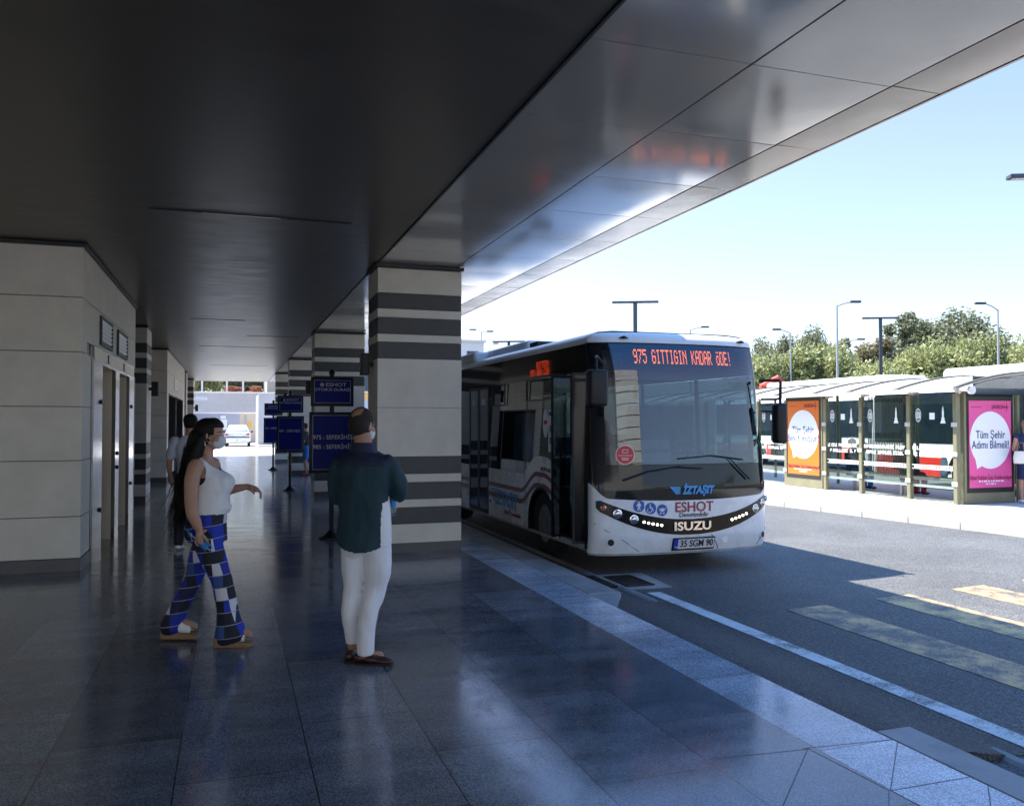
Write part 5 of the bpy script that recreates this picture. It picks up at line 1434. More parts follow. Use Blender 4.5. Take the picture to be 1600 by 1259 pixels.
for p, px, top, d, lb in place:
    x, y = pd(px, d); Hw = 1.65 + (659 - top) / 1300 * d
    base_h = {protoA: 7.6, protoB: 8.1, protoC: 11.4, protoD: 12.2, protoE: 12.6}[p]
    if p in used: o = copy_tree(p)
    else: o = p; used.add(p)
    o.location = (x, y, RZ); s = Hw / base_h; w_s = random.uniform(.72, 1.15); o.scale = (s * w_s, s * w_s, s * random.uniform(.90, 1.08))
    o.rotation_euler = (0, 0, random.uniform(0, 6.28))
    tag(o, lb, 'tree', 'trees beyond the bus station')
mb = MB()
mb.grid(lambda i, j: (pd(900 + 1000 * i / 30, 100 + 8 * j)[0], pd(900 + 1000 * i / 30, 100 + 8 * j)[1], -.2 + 4.4 * (j / 6) + random.uniform(-.3, .3)), 30, 6)
struct('hillside', mb, 'ground_far')
# leafy scrub covering the slope behind the trees: reads as one mass
fb = MB(); rr = random.Random(9)
for _ in range(9000):
    px = rr.uniform(1150, 1680); d = rr.uniform(86, 118); x, y = pd(px, d); z = rr.uniform(.2, 6.0) * (1 if d < 100 else 1.15) + 1.2 * noise.noise(Vector((px * .02, d * .1, 0)))
    s = .42 * rr.uniform(.6, 1.4); u = Vector((rr.gauss(0, 1), rr.gauss(0, 1), rr.gauss(0, 1))).normalized(); w = u.cross(Vector((rr.gauss(0, 1), rr.gauss(0, 1), 1))).normalized(); p = Vector((x, y, z))
    fb.add([p - u * s, p + w * s * .5, p + u * s, p - w * s * .5], [(0, 1, 2, 3)])
tag(fb.build('undergrowth', 'leaf_dark', recalc=False), 'dense dark undergrowth filling the gaps under the grove', 'shrubs', kind='stuff')
# some green above the far terrace
t0 = copy_tree(protoB, loc=(-3.4, 104, 4.0)); t0.scale = (.8, .8, .8); t0['label'] = 'green tree above the retaining wall at the far exit, left'; t0['group'] = 'trees above the retaining wall'
t0 = copy_tree(protoC, loc=(2.0, 118, 2.5)); t0.scale = (1.6, 1, .8); t0['label'] = 'dark tree above the retaining wall at the far exit, middle'; t0['group'] = 'trees above the retaining wall'
t0 = copy_tree(protoC, loc=(9.0, 116, 2.5)); t0.scale = (1.6, 1, .8); t0['label'] = 'dark tree above the retaining wall at the far exit, right'; t0['group'] = 'trees above the retaining wall'

# ================================================================== PARKED WHITE HATCHBACK (rear view)
CAR = empty('parked_car', (.45, 58.6, -.015), rz=R(-2), label='small white hatchback parked in the sun beyond the corridor, seen from behind', cat='car')
def carloft(secs, nm, m):
    # secs: (y, [(halfwidth, z)...])
    mb = MB(); K = len(secs[0][1]) * 2
    for y, pr in secs: mb.v += [(-w, y, z) for w, z in pr] + [(w, y, z) for w, z in pr[::-1]]
    for i in range(len(secs) - 1):
        for j in range(K): mb.f.append((i * K + j, i * K + (j + 1) % K, (i + 1) * K + (j + 1) % K, (i + 1) * K + j)); mb.mi.append(0)
    mb.f.append(tuple(range(K - 1, -1, -1))); mb.mi.append(0); mb.f.append(tuple(range((len(secs) - 1) * K, len(secs) * K))); mb.mi.append(0)
    return mb.build(nm, m, CAR, smooth=True)
B = lambda w, z0, z1, z2: [(w * .86, z0), (w * .98, z0 + .12), (w, (z0 + z1) / 2), (w * .97, z1), (w * .86, z2)]
carloft([(0.0, B(.74, .34, .78, .92)), (.06, B(.80, .27, .86, .97)), (.5, B(.83, .22, .9, 1.0)), (2.0, B(.83, .20, .88, .95)), (3.0, B(.83, .2, .82, .88)), (3.55, B(.79, .22, .68, .74)), (3.75, B(.70, .28, .55, .62))], 'body', 'white_paint')
G = lambda w0, w1, z0, z1: [(w0, z0), (w0 * .98, z0 + .1), ((w0 + w1) / 2, (z0 + z1) / 2), (w1, z1 - .05), (w1 * .88, z1)]
carloft([(.10, G(.74, .70, .90, .98)), (.30, G(.75, .60, .9, 1.28)), (.50, G(.76, .58, .9, 1.42)), (1.2, G(.77, .58, .9, 1.46)), (1.9, G(.77, .56, .88, 1.40)), (2.75, G(.76, .70, .86, .92))], 'cabin', 'white_paint')
MB().add([(-.62, .125, 1.02), (.62, .125, 1.02), (.52, .385, 1.36), (-.52, .385, 1.36), (-.62, .15, 1.0), (.62, .15, 1.0), (.52, .41, 1.35), (-.52, .41, 1.35)], [(0, 1, 2, 3), (4, 7, 6, 5), (0, 4, 5, 1), (1, 5, 6, 2), (2, 6, 7, 3), (3, 7, 4, 0)]).build('rear_window', 'car_glass', CAR)
MB().rbox(-.78, .78, -.07, .02, .38, .62, r=.03).build('bumper', 'white_paint', CAR)
MB().rbox(-.80, .80, -.085, -.02, .60, .66, r=.015).build('bumper_strip', 'black_plastic', CAR)
for s in (-1, 1):
    MB().rbox(min(s * .56, s * .78), max(s * .56, s * .78), -.02, .08, .76, .88, r=.03).build('tail_light', 'red_lens', CAR)
    MB().rbox(min(s * .84, s * .98), max(s * .84, s * .98), 2.1, 2.25, .93, 1.05, r=.03).build('mirror', 'black_plastic', CAR)
    for y in (.62, 3.0):
        w = empty('wheel', (s * .72, y, .30), parent=CAR)
        MB().tube([(-.09, 0, 0), (-.08, 0, 0), (.08, 0, 0), (.09, 0, 0)], [.25, .30, .30, .25], 24).build('tyre', 'rubber', w, smooth=True)
        MB().tube([(s * .091, 0, 0), (s * .096, 0, 0)], [.19, .17], 20).build('rim', 'galv', w)
MB().box(-.26, .26, -.025, -.004, .72, .83).build('number_plate', 'paper', CAR)
MB().box(-.06, .06, -.075, -.071, .45, .48).build('reflector', 'red_lens', CAR)
MB().tube([(-.4, .02, .28), (-.4, -.06, .28)], .03, 10).build('exhaust', 'galv', CAR)
# ================================================================== PEOPLE
class Blob:
    """closed solids fused into one skin by a voxel remesh"""
    def __init__(s): s.m = MB()
    def ell(s, c, r, rot=(0, 0, 0), seg=20):
        bm = bmesh.new(); bmesh.ops.create_uvsphere(bm, u_segments=seg, v_segments=max(8, seg * 2 // 3), radius=1)
        Mx = Matrix.Translation(c) @ mathutils.Euler([R(a) for a in rot]).to_matrix().to_4x4() @ Matrix.Diagonal((r[0], r[1], r[2], 1))
        s.m.bm(bm, Mx); return s
    def limb(s, pts, rad, fl=None, seg=14):
        pts = [Vector(p) for p in pts]
        # smooth resample
        P = []; Q = []
        for i in range(len(pts) - 1):
            p0 = pts[max(i - 1, 0)]; p1 = pts[i]; p2 = pts[i + 1]; p3 = pts[min(i + 2, len(pts) - 1)]
            for k in range(4):
                t = k / 4
                P.append(.5 * ((2 * p1) + (p2 - p0) * t + (2 * p0 - 5 * p1 + 4 * p2 - p3) * t * t + (3 * p1 - p0 - 3 * p2 + p3) * t ** 3)); Q.append(rad[i] + (rad[i + 1] - rad[i]) * (t * t * (3 - 2 * t)))
        P.append(pts[-1]); Q.append(rad[-1])
        # rounded caps
        a = (P[0] - P[1]).normalized(); b = (P[-1] - P[-2]).normalized()
        P = [P[0] + a * Q[0] * .9, P[0] + a * Q[0] * .6] + P + [P[-1] + b * Q[-1] * .6, P[-1] + b * Q[-1] * .9]; Q = [Q[0] * .35, Q[0] * .78] + Q + [Q[-1] * .78, Q[-1] * .35]
        s.m.tube(P, Q, seg); return s
    def loft(s, rings, seg=28, p=2.3):
        # (cx, cy, cz, rx, ry[, yaw deg]) ; rings from bottom to top
        mb = s.m; base = len(mb.v); n = len(rings)
        for rg in rings:
            cx, cy, cz, rx, ry = rg[:5]; yw = R(rg[5]) if len(rg) > 5 else 0
            for k in range(seg):
                t = 2 * math.pi * k / seg; a = math.copysign(abs(math.cos(t)) ** (2 / p), math.cos(t)) * rx; b = math.copysign(abs(math.sin(t)) ** (2 / p), math.sin(t)) * ry
                mb.v.append((cx + a * math.cos(yw) - b * math.sin(yw), cy + a * math.sin(yw) + b * math.cos(yw), cz))
        for i in range(n - 1):
            for k in range(seg): mb.f.append((base + i * seg + k, base + i * seg + (k + 1) % seg, base + (i + 1) * seg + (k + 1) % seg, base + (i + 1) * seg + k)); mb.mi.append(0)
        mb.f.append(tuple(base + k for k in range(seg - 1, -1, -1))); mb.mi.append(0); mb.f.append(tuple(base + (n - 1) * seg + k for k in range(seg))); mb.mi.append(0)
        return s
    def done(s, name, m, vox=.007, smooth=3, parent=None, label=None, wr=0, wrs=10, seed=0, holes=None, cut=None):
        me = bpy.data.meshes.new(name); me.from_pydata(s.m.v, [], s.m.f)
        bm = bmesh.new(); bm.from_mesh(me); bmesh.ops.recalc_face_normals(bm, faces=bm.faces); bm.to_mesh(me); bm.free()
        o = bpy.data.objects.new(name, me); COL.objects.link(o)
        rm = o.modifiers.new("r", 'REMESH'); rm.mode = 'VOXEL'; rm.voxel_size = vox; rm.adaptivity = 0
        if smooth:
            sm_ = o.modifiers.new("s", 'SMOOTH'); sm_.factor = .5; sm_.iterations = smooth
        bpy.context.view_layer.update()
        me2 = bpy.data.meshes.new_from_object(o.evaluated_get(bpy.context.evaluated_depsgraph_get()))
        bpy.data.objects.remove(o); bpy.data.meshes.remove(me)
        me2.materials.clear(); me2.materials.append(M[m]); me2.name = name
        if wr:
            ns_ = [v.normal.copy() for v in me2.vertices]
            for v, n_ in zip(me2.vertices, ns_):
                q = v.co
                d = noise.noise(Vector((q.x * wrs, q.y * wrs, q.z * wrs * .55 + seed))) + .6 * noise.noise(Vector((q.x * wrs * 2.1 + 4, q.y * wrs * 2.1, q.z * wrs * 1.5 + seed)))
                v.co = q + n_ * (d * wr)
        if cut:
            bm = bmesh.new(); bm.from_mesh(me2)
            bmesh.ops.delete(bm, geom=[v for v in bm.verts if cut(v.co)], context='VERTS'); bm.to_mesh(me2); bm.free()
        for p in me2.polygons: p.use_smooth = True
        o = bpy.data.objects.new(name, me2); link(o)
        if parent: o.parent = parent
        if label: o['label'] = label
        return o
def person(blob, m, loc, rz, label, group=None, **k):
    o = blob.done('person', m, **k); o.location = loc; o.rotation_euler = (0, 0, rz)
    tag(o, label, 'person', group); return o
def hand(B_, w, d, n, curl=.5, r=.0085, s=1.0, thumb=1):
    """w wrist, d finger direction, n palm normal (fingers curl towards n)"""
    w = Vector(w); d = Vector(d).normalized(); n = Vector(n); n = (n - d * n.dot(d)).normalized(); c = d.cross(n)
    pc = w + d * .045 * s
    B_.limb([w - d * .01, w + d * .03 * s, w + d * .075 * s], [.024 * s, .026 * s, .022 * s], seg=12)
    for k in (-1.2, -.4, .4, 1.2): B_.limb([w + d * .02 * s + c * k * .012 * s, w + d * .085 * s + c * k * .021 * s], [.013 * s, .011 * s], seg=8)
    L_ = [.068, .078, .074, .058]
    for i, k in enumerate((-1.2, -.4, .4, 1.2)):
        b = w + d * .085 * s + c * k * .021 * s; l = L_[i] * s; cu = curl * (1 + .18 * i)
        p1 = b + (d * math.cos(cu * .7) + n * math.sin(cu * .7)) * l * .42
        p2 = p1 + (d * math.cos(cu * 1.6) + n * math.sin(cu * 1.6)) * l * .32
        p3 = p2 + (d * math.cos(cu * 2.3) + n * math.sin(cu * 2.3)) * l * .26
        B_.limb([b, p1, p2, p3], [r * 1.15 * s, r * 1.05 * s, r * .95 * s, r * .78 * s], seg=8)
    b = w + d * .03 * s + c * thumb * -.026 * s
    t1 = b + (d * .7 - c * thumb * .6 + n * .35).normalized() * .04 * s
    B_.limb([w + d * .012 * s, b, t1, t1 + (d * .85 + n * .5).normalized() * .03 * s], [.014 * s, .014 * s, .011 * s, .009 * s], seg=8)

def head(B_, c, yaw, s=1.0, tilt=0):
    """c = centre of skull, face looks along yaw (0 = +x); returns frame"""
    F = Matrix.Translation(c) @ Matrix.Rotation(R(yaw), 4, 'Z') @ Matrix.Rotation(R(tilt), 4, 'Y')
    P = lambda x, y, z: F @ Vector((x * s, y * s, z * s))
    def E(c_, r_, rot=(0, 0, 0)):
        bm = bmesh.new(); bmesh.ops.create_uvsphere(bm, u_segments=22, v_segments=15, radius=1)
        Mx = F @ Matrix.Translation(Vector(c_) * s) @ mathutils.Euler([R(a) for a in rot]).to_matrix().to_4x4() @ Matrix.Diagonal((r_[0] * s, r_[1] * s, r_[2] * s, 1)); B_.m.bm(bm, Mx)
    E((-.005, 0, .025), (.098, .076, .092)); E((.030, 0, -.035), (.066, .060, .075)); E((.055, 0, -.078), (.036, .038, .028), (0, -10, 0))   # skull, face, chin
    E((.02, 0, -.065), (.06, .056, .045), (0, 25, 0))
    E((.093, 0, -.028), (.020, .013, .014), (0, 20, 0)); E((.086, 0, -.008), (.013, .010, .03), (0, -15, 0))   # nose
    E((.086, 0, -.058), (.012, .022, .007)); E((.084, 0, -.068), (.012, .019, .007))
    for q in (-1, 1):
        E((.066, q * .032, .006), (.022, .022, .010)); E((.074, q * .031, -.008), (.011, .013, .009)); E((.052, q * .045, -.035), (.03, .022, .024))
        E((-.008, q * .076, -.012), (.018, .009, .032), (0, 12, q * 18)); 
    return P

# ---------------------------------------------------------------- walking woman (profile to the right)
WL = (-.135, 6.66, 0); AZ = R(-18.7)
b = Blob(); hc = (-.005, 0, 1.555)
Pw = head(b, hc, 0, .98, 2)
b.limb([(-.02, 0, 1.49), (-.035, 0, 1.43), (-.05, 0, 1.34)], [.050, .049, .062])
b.loft([(-.03, 0, .80, .11, .14), (-.02, 0, .95, .10, .13), (-.02, 0, 1.1, .10, .13), (-.03, 0, 1.22, .10, .14), (-.045, 0, 1.32, .085, .15), (-.05, 0, 1.37, .06, .10), (-.045, 0, 1.40, .045, .06)])
# near (right) arm, y negative = towards the camera
b.limb([(-.05, -.165, 1.325), (-.065, -.195, 1.24), (-.065, -.21, 1.12), (-.06, -.215, 1.0), (-.03, -.215, .93), (-.005, -.21, .865)], [.058, .055, .050, .042, .039, .026])
hand(b, (-.003, -.21, .858), (-.05, .02, -1), (.25, 1, 0), curl=.95, s=1.0, thumb=-1)
# far arm swung forward
b.limb([(-.04, .165, 1.325), (-.035, .19, 1.22), (-.03, .2, 1.12), (.05, .19, 1.115), (.13, .18, 1.135), (.215, .17, 1.15)], [.052, .045, .040, .038, .032, .022])
hand(b, (.22, .17, 1.15), (1, -.05, -.30), (.15, -.1, -1), curl=.5, s=1.0, thumb=1)
# legs under the trousers, feet
b.limb([(-.02, -.09, .84), (.10, -.10, .50), (.17, -.10, .12)], [.09, .06, .035]); b.limb([(-.05, .09, .84), (-.17, .09, .47), (-.30, .09, .14)], [.09, .06, .035])
def toes(x, y, z):
    b.limb([(x, y, z + .05), (x + .09, y, z + .035), (x + .16, y, z + .018)], [.032, .034, .028])
    for k in range(5): b.limb([(x + .15 - .004 * k, y + (-.028 + .014 * k), z + .016), (x + .195 - .007 * k, y + (-.03 + .015 * k), z + .012)], [.010 - .0008 * k, .008 - .0006 * k], seg=8)
toes(.165, -.10, .07); toes(-.31, .09, .085)
W_ = person(b, 'skin_w', WL, AZ, 'woman in white sleeveless top and blue patchwork trousers walking right, wearing a mask', vox=.0045, smooth=2)
# top
t = Blob()
t.loft([(.0, 0, .955, .135, .160), (.0, 0, .99, .142, .166), (.0, 0, 1.04, .135, .168), (.0, 0, 1.10, .135, .165), (.018, 0, 1.15, .142, .162), (.022, 0, 1.20, .142, .160), (.005, 0, 1.25, .124, .158), (-.03, 0, 1.29, .105, .158), (-.045, 0, 1.33, .085, .150), (-.05, 0, 1.365, .066, .135), (-.048, 0, 1.385, .052, .09)])
t.ell((.080, -.065, 1.19), (.078, .075, .072)); t.ell((.080, .065, 1.19), (.078, .075, .072)); t.ell((.07, 0, 1.01), (.085, .14, .05)); t.ell((-.06, 0, 1.0), (.09, .14, .06))
def neckcut(q):
    # scooped neck and arm openings
    if (q.x + .02) ** 2 / .062 ** 2 + q.y ** 2 / .085 ** 2 < 1 and q.z > 1.30: return True
    if q.x > -.02 and abs(q.y) < .10 and q.z > 1.285 + 8 * q.y * q.y: return True
    if q.y < -.135 and (q.x + .045) ** 2 / .062 ** 2 + (q.z - 1.265) ** 2 / .082 ** 2 < 1: return True
    if q.y > .135 and (q.x + .04) ** 2 / .06 ** 2 + (q.z - 1.27) ** 2 / .08 ** 2 < 1: return True
    return q.z < .965
t.done('tank_top', 'top_white', vox=.007, smooth=14, parent=W_, wr=.009, wrs=10, cut=neckcut)
t = Blob(); t.loft([(-.02, 0, 1.15, .105, .142), (-.02, 0, 1.2, .115, .150), (-.03, 0, 1.235, .10, .149)]); t.done('bra', 'dark_cloth', vox=.008, parent=W_)
# trousers
t = Blob()
t.loft([(-.02, 0, .76, .135, .165), (-.028, 0, .82, .140, .172), (-.028, 0, .88, .135, .170), (-.01, 0, .95, .122, .158), (-.0, 0, 1.0, .118, .150)])
t.ell((-.095, -.07, .84), (.075, .085, .09)); t.ell((-.095, .07, .84), (.075, .085, .09))
t.limb([(.0, -.085, .80), (.05, -.092, .66), (.115, -.10, .50), (.155, -.10, .33), (.175, -.10, .19)], [.105, .094, .076, .076, .088]); t.limb([(.175, -.10, .20), (.19, -.10, .085)], [.088, .112])
t.limb([(-.04, .085, .80), (-.10, .09, .64), (-.165, .09, .46), (-.235, .09, .30), (-.29, .09, .18)], [.100, .088, .070, .066, .075]); t.limb([(-.285, .09, .19), (-.325, .09, .095)], [.075, .088])
def hemcut(q):
    return (q.z < .018 + .25 * max(0, q.x - .16) if q.x > .02 else q.z < .045 + .2 * max(0, q.x + .30)) or q.z > .985
t.done('trousers', 'patchwork', vox=.007, smooth=2, parent=W_, wr=.006, wrs=7, seed=3, cut=hemcut)
# wedge sandals
for x, y, z in ((.125, -.10, 0.0), (-.345, .09, .012)):
    mb = MB(); pts = [(-.045, 0), (-.05, .075), (.02, .062), (.10, .040), (.195, .035), (.225, .028), (.232, .012), (.225, 0)]
    mb.prism([(x + a, z + c) for a, c in pts], (y - .045, y + .045), 'y')
    so_ = mb.build('wedge_sandal', 'cork', W_, bevel=.006)
    u = Blob(); u.limb([(x + .085, y, z + .092), (x + .15, y, z + .070), (x + .185, y, z + .055)], [.052, .045, .038]); u.ell((x + .04, y, z + .10), (.07, .05, .05))
    u.done('strap', 'white', vox=.007, parent=so_, cut=lambda q, x=x, z=z: q.z < z + .045 or q.x > x + .185)
# hair: cap + long fall down the back
h = Blob()
h.ell((-.022, 0, 1.590), (.105, .088, .093)); h.ell((-.055, 0, 1.545), (.085, .090, .10)); h.ell((.022, -.0, 1.625), (.070, .074, .052), (0, 18, 0))
h.limb([(-.08, -.03, 1.54), (-.115, -.06, 1.38), (-.150, -.08, 1.20), (-.175, -.09, 1.04), (-.19, -.08, .95)], [.075, .072, .062, .055, .030]); h.limb([(-.08, .03, 1.54), (-.11, .03, 1.38), (-.14, .03, 1.20), (-.17, .03, 1.05)], [.07, .07, .062, .04])
h.limb([(-.045, -.075, 1.53), (-.085, -.115, 1.40), (-.11, -.13, 1.25), (-.14, -.12, 1.12)], [.035, .04, .04, .025])
def haircut(q): return q.x > .045 and q.z < 1.600 or (q.x > .012 and q.z < 1.545)
ho = h.done('hair', 'hair_black', vox=.007, smooth=2, parent=W_, wr=.006, wrs=14, cut=haircut)
mb = MB(); rr = random.Random(4)
for i in range(420):
    a = rr.uniform(0, 1); y = rr.uniform(-.16, .10); x0 = -.10 - .05 * rr.random(); z0 = rr.uniform(1.30, 1.5); z1 = z0 - rr.uniform(.3, .62); sp = rr.uniform(-.02, .16) * rr.random() ** 1.2
    pts = [(x0 - (.07 + sp) * t - .02 * math.sin(t * 5 + a * 6) * t, y + .04 * (rr.random() - .5) * t, z0 + (z1 - z0) * t) for t in (0, .25, .5, .75, 1)]
    mb.tube(pts, [.0016, .0016, .0014, .0012, .0006], 3, cap=False)
mb.build('hair_strand', 'hair_black', ho, recalc=False)
# mask, eye, brow, earring
t = Blob(); P = Pw
for c_, r_ in (((.082, 0, -.045), (.036, .050, .042)), ((.062, 0, -.07), (.048, .056, .038)), ((.055, 0, -.05), (.04, .060, .035))):
    q = P(*c_); t.ell(q, r_)
t.done('face_mask', 'mask_white', vox=.005, parent=W_, smooth=2)
mb = MB(); mb.tube([P(.03, -.060, -.035), P(.0, -.074, -.02), P(-.02, -.083, .0)], .0022, 6); mb.tube([P(.03, -.060, -.065), P(.0, -.070, -.05), P(-.018, -.082, -.03)], .0022, 6); mb.build('mask_loop', 'mask_white', W_)
for s in (-1, 1):
    mb = MB(); mb.tube([P(.070, s * .046, -.002), P(.082, s * .036, .001), P(.087, s * .026, -.002)], [.0025, .005, .003], 8); mb.build('eye', 'text_dark', W_)
    mb = MB(); mb.tube([P(.066, s * .050, .017), P(.083, s * .038, .024), P(.091, s * .020, .020)], [.002, .0038, .002], 8); mb.build('eyebrow', 'hair_black', W_)
q = P(-.008, -.088, -.05); MB().tube([q, q + Vector((0, -.002, -.035))], [.0015, .004], 8).build('earring', 'chrome', W_)
# bottle in her hand
bo = empty('water_bottle', (WL[0] + (.02 * math.cos(AZ) + .185 * math.sin(AZ)), WL[1] + (.02 * math.sin(AZ) - .185 * math.cos(AZ)), .755), AZ, label='small clear water bottle with blue label held low in the walking woman\'s hand', cat='bottle')
ax = Vector((.72, -.05, -.62)).normalized(); c = Vector((-.025, -.005, .028))
MB().tube([c - ax * .10, c - ax * .085, c - ax * .02, c + ax * .03, c + ax * .085, c + ax * .10], [.022, .028, .028, .026, .028, .024], 16).build('bottle_body', 'bottle', bo, smooth=True)
MB().tube([c + ax * .025, c + ax * .075], .0295, 16).build('wrapper', 'bottle_label', bo, smooth=True)
MB().tube([c - ax * .10, c - ax * .115, c - ax * .13], [.018, .012, .012], 12).build('cap', 'disc_blue', bo, smooth=True)

# ---------------------------------------------------------------- waiting man seen from behind
ML = (.905, 5.76, 0)
b = Blob(); Pm = head(b, (-.050, 0.02, 1.632), 62, .99, 4)
b.limb([(-.045, .0, 1.55), (-.03, -.01, 1.48), (-.02, -.01, 1.40)], [.060, .062, .07])
b.loft([(-.02, 0, .85, .15, .11), (-.03, 0, 1.1, .16, .10), (-.03, 0, 1.3, .18, .10), (-.03, 0, 1.42, .14, .075), (-.03, 0, 1.46, .07, .06)])
b.limb([(.135, .01, 1.36), (.19, .02, 1.26), (.215, .03, 1.165), (.18, .16, 1.15), (.12, .26, 1.17)], [.05, .045, .04, .035, .026]); hand(b, (.115, .27, 1.17), (-.5, 1, .1), (-.5, -.2, .8), curl=.9, thumb=1)
b.limb([(-.21, .0, 1.36), (-.235, .02, 1.25), (-.235, .03, 1.14), (-.17, .15, 1.12), (-.10, .24, 1.15)], [.05, .045, .04, .035, .026]); hand(b, (-.095, .25, 1.155), (.5, 1, .1), (.5, -.2, .8), curl=.9, thumb=-1)
b.limb([(-.09, 0, .86), (-.11, .02, .47), (-.115, .06, .09)], [.09, .055, .036]); b.limb([(.06, 0, .86), (.04, 0, .47), (-.01, -.03, .09)], [.09, .055, .038])
b.limb([(-.01, -.03, .06), (.08, .0, .045)], [.036, .034]); b.limb([(-.115, .06, .06), (-.10, .14, .045)], [.034, .03])
MN = person(b, 'skin', ML, AZ, 'balding man in dark teal shirt and white trousers standing with his back to us', vox=.0045, smooth=2)
t = Blob()   # hair ring
P = Pm
for c_, r_ in (((-.012, 0, .026), (.098, .0805, .0955)), ((-.035, 0, -.005), (.076, .081, .072)), ((-.045, 0, -.045), (.055, .066, .04))):
    t.ell(P(*c_), r_, (0, 0, 62))
t.ell(P(-.015, .055, .0), (.05, .026, .06), (0, 0, 62)); t.ell(P(-.015, -.055, .0), (.05, .026, .06), (0, 0, 62))
ctop = P(-.075, -.005, .095)
t.done('short_hair', 'hair_short', vox=.005, parent=MN, smooth=2, cut=lambda q: (q - ctop).length < .050 + .010 * noise.noise(q * 40) or (Matrix.Rotation(R(-62), 3, 'Z') @ (q - Vector((-.05, .02, 1.632)))).x > .055)
t = Blob()
for c_, r_ in (((.080, 0, -.05), (.038, .052, .045)), ((.058, 0, -.075), (.050, .060, .040)), ((.04, 0, -.055), (.045, .068, .035))): t.ell(P(*c_), r_, (0, 0, 62))
t.done('face_mask', 'mask_white', vox=.006, parent=MN)
mb = MB()
for s in (-1, 1): mb.tube([P(.03, s * .068, -.05), P(0, s * .080, -.035), P(-.02, s * .087, -.01)], .0022, 6)
mb.build('mask_loop', 'mask_white', MN)
for s in (-1, 1):
    mb = MB(); mb.tube([P(.070, s * .046, -.002), P(.082, s * .036, .001), P(.087, s * .026, -.002)], [.0025, .005, .003], 8); mb.build('eye', 'text_dark', MN)
# shirt
t = Blob()
t.loft([(-.045, -.01, .765, .176, .150), (-.035, -.008, .84, .186, .150), (-.035, 0, .93, .182, .143), (-.03, 0, 1.04, .174, .128), (-.035, 0, 1.16, .185, .125), (-.035, 0, 1.28, .200, .122), (-.035, 0, 1.36, .205, .112), (-.035, 0, 1.41, .165, .095), (-.035, 0, 1.445, .105, .08), (-.035, .0, 1.475, .075, .072)])
t.limb([(.125, .0, 1.365), (.175, .01, 1.29), (.205, .02, 1.20), (.205, .04, 1.14)], [.070, .066, .062, .052]); t.limb([(.205, .03, 1.145), (.165, .15, 1.15), (.13, .23, 1.165)], [.055, .048, .042])
t.limb([(-.185, .0, 1.36), (-.215, .01, 1.28), (-.222, .02, 1.18), (-.22, .04, 1.12)], [.070, .066, .060, .052]); t.limb([(-.22, .03, 1.125), (-.17, .13, 1.12), (-.13, .21, 1.145)], [.055, .048, .042])
def shirtcut(q):
    hem = .80 + .055 * abs((q.x + .03) / .17) ** 2.5 - (.03 if q.y < 0 else 0)
    return q.z < hem or q.z > 1.478 + .012 * (q.y < 0)
def shirtcut2(q):
    return shirtcut(q) or (q.x > .112 and q.x < .2 and q.y > -.14 and q.z < 1.10) or (q.z > 1.385 and abs(q.x) < .16 and q.y < .04 and q.z > 1.37 + .0 * q.x and False)
sh = t.done('shirt', 'shirt_teal', vox=.008, smooth=3, parent=MN, wr=.011, wrs=8.5, cut=shirtcut2)
# yoke, collar, white side panel
t = Blob(); t.loft([(-.035, 0, 1.345, .209, .117), (-.035, 0, 1.375, .203, .113), (-.035, 0, 1.414, .170, .099), (-.035, 0, 1.449, .110, .084)]); t.ell((.125, 0, 1.37), (.066, .072, .058)); t.ell((-.185, 0, 1.37), (.062, .070, .056))
t.done('yoke', 'shirt_navy', vox=.008, smooth=2, parent=sh, wr=.011, wrs=8.5, cut=lambda q: q.z < 1.345)
t = Blob(); t.loft([(-.035, 0, 1.43, .100, .090), (-.036, 0, 1.47, .088, .084), (-.038, 0, 1.53, .080, .080)]); t.done('collar', 'shirt_navy', vox=.006, smooth=1, parent=sh, cut=lambda q: q.z > 1.51)
t = Blob(); t.loft([(-.03, -.006, .80, .190, .142), (-.03, -.004, .93, .190, .138), (-.025, -.002, 1.04, .178, .124), (-.03, .0, 1.15, .174, .118)]); t.done('white_side_panel', 'top_white', vox=.008, smooth=2, parent=sh, wr=.0, cut=lambda q: q.x < .100)
# trousers
t = Blob()
t.loft([(-.03, .0, .76, .155, .115), (-.03, .0, .84, .157, .115), (-.03, 0, .93, .145, .105), (-.03, 0, 1.0, .135, .10)])
t.ell((-.09, -.035, .80), (.08, .08, .09)); t.ell((.04, -.035, .80), (.08, .08, .09))
t.limb([(-.095, .0, .80), (-.105, .01, .66), (-.112, .02, .50), (-.125, .0, .36), (-.125, .03, .22), (-.118, .055, .125)], [.092, .080, .067, .060, .047, .040])
t.limb([(.06, -.01, .80), (.065, .0, .66), (.045, .02, .50), (.01, -.03, .36), (-.005, -.04, .22), (-.008, -.03, .085)], [.105, .095, .078, .070, .060, .060])
t.done('trousers', 'trouser_white', vox=.007, smooth=2, parent=MN, wr=.0075, wrs=9, seed=9, cut=lambda q: q.z > .985 or q.z < (.12 if q.x < -.065 else .065))
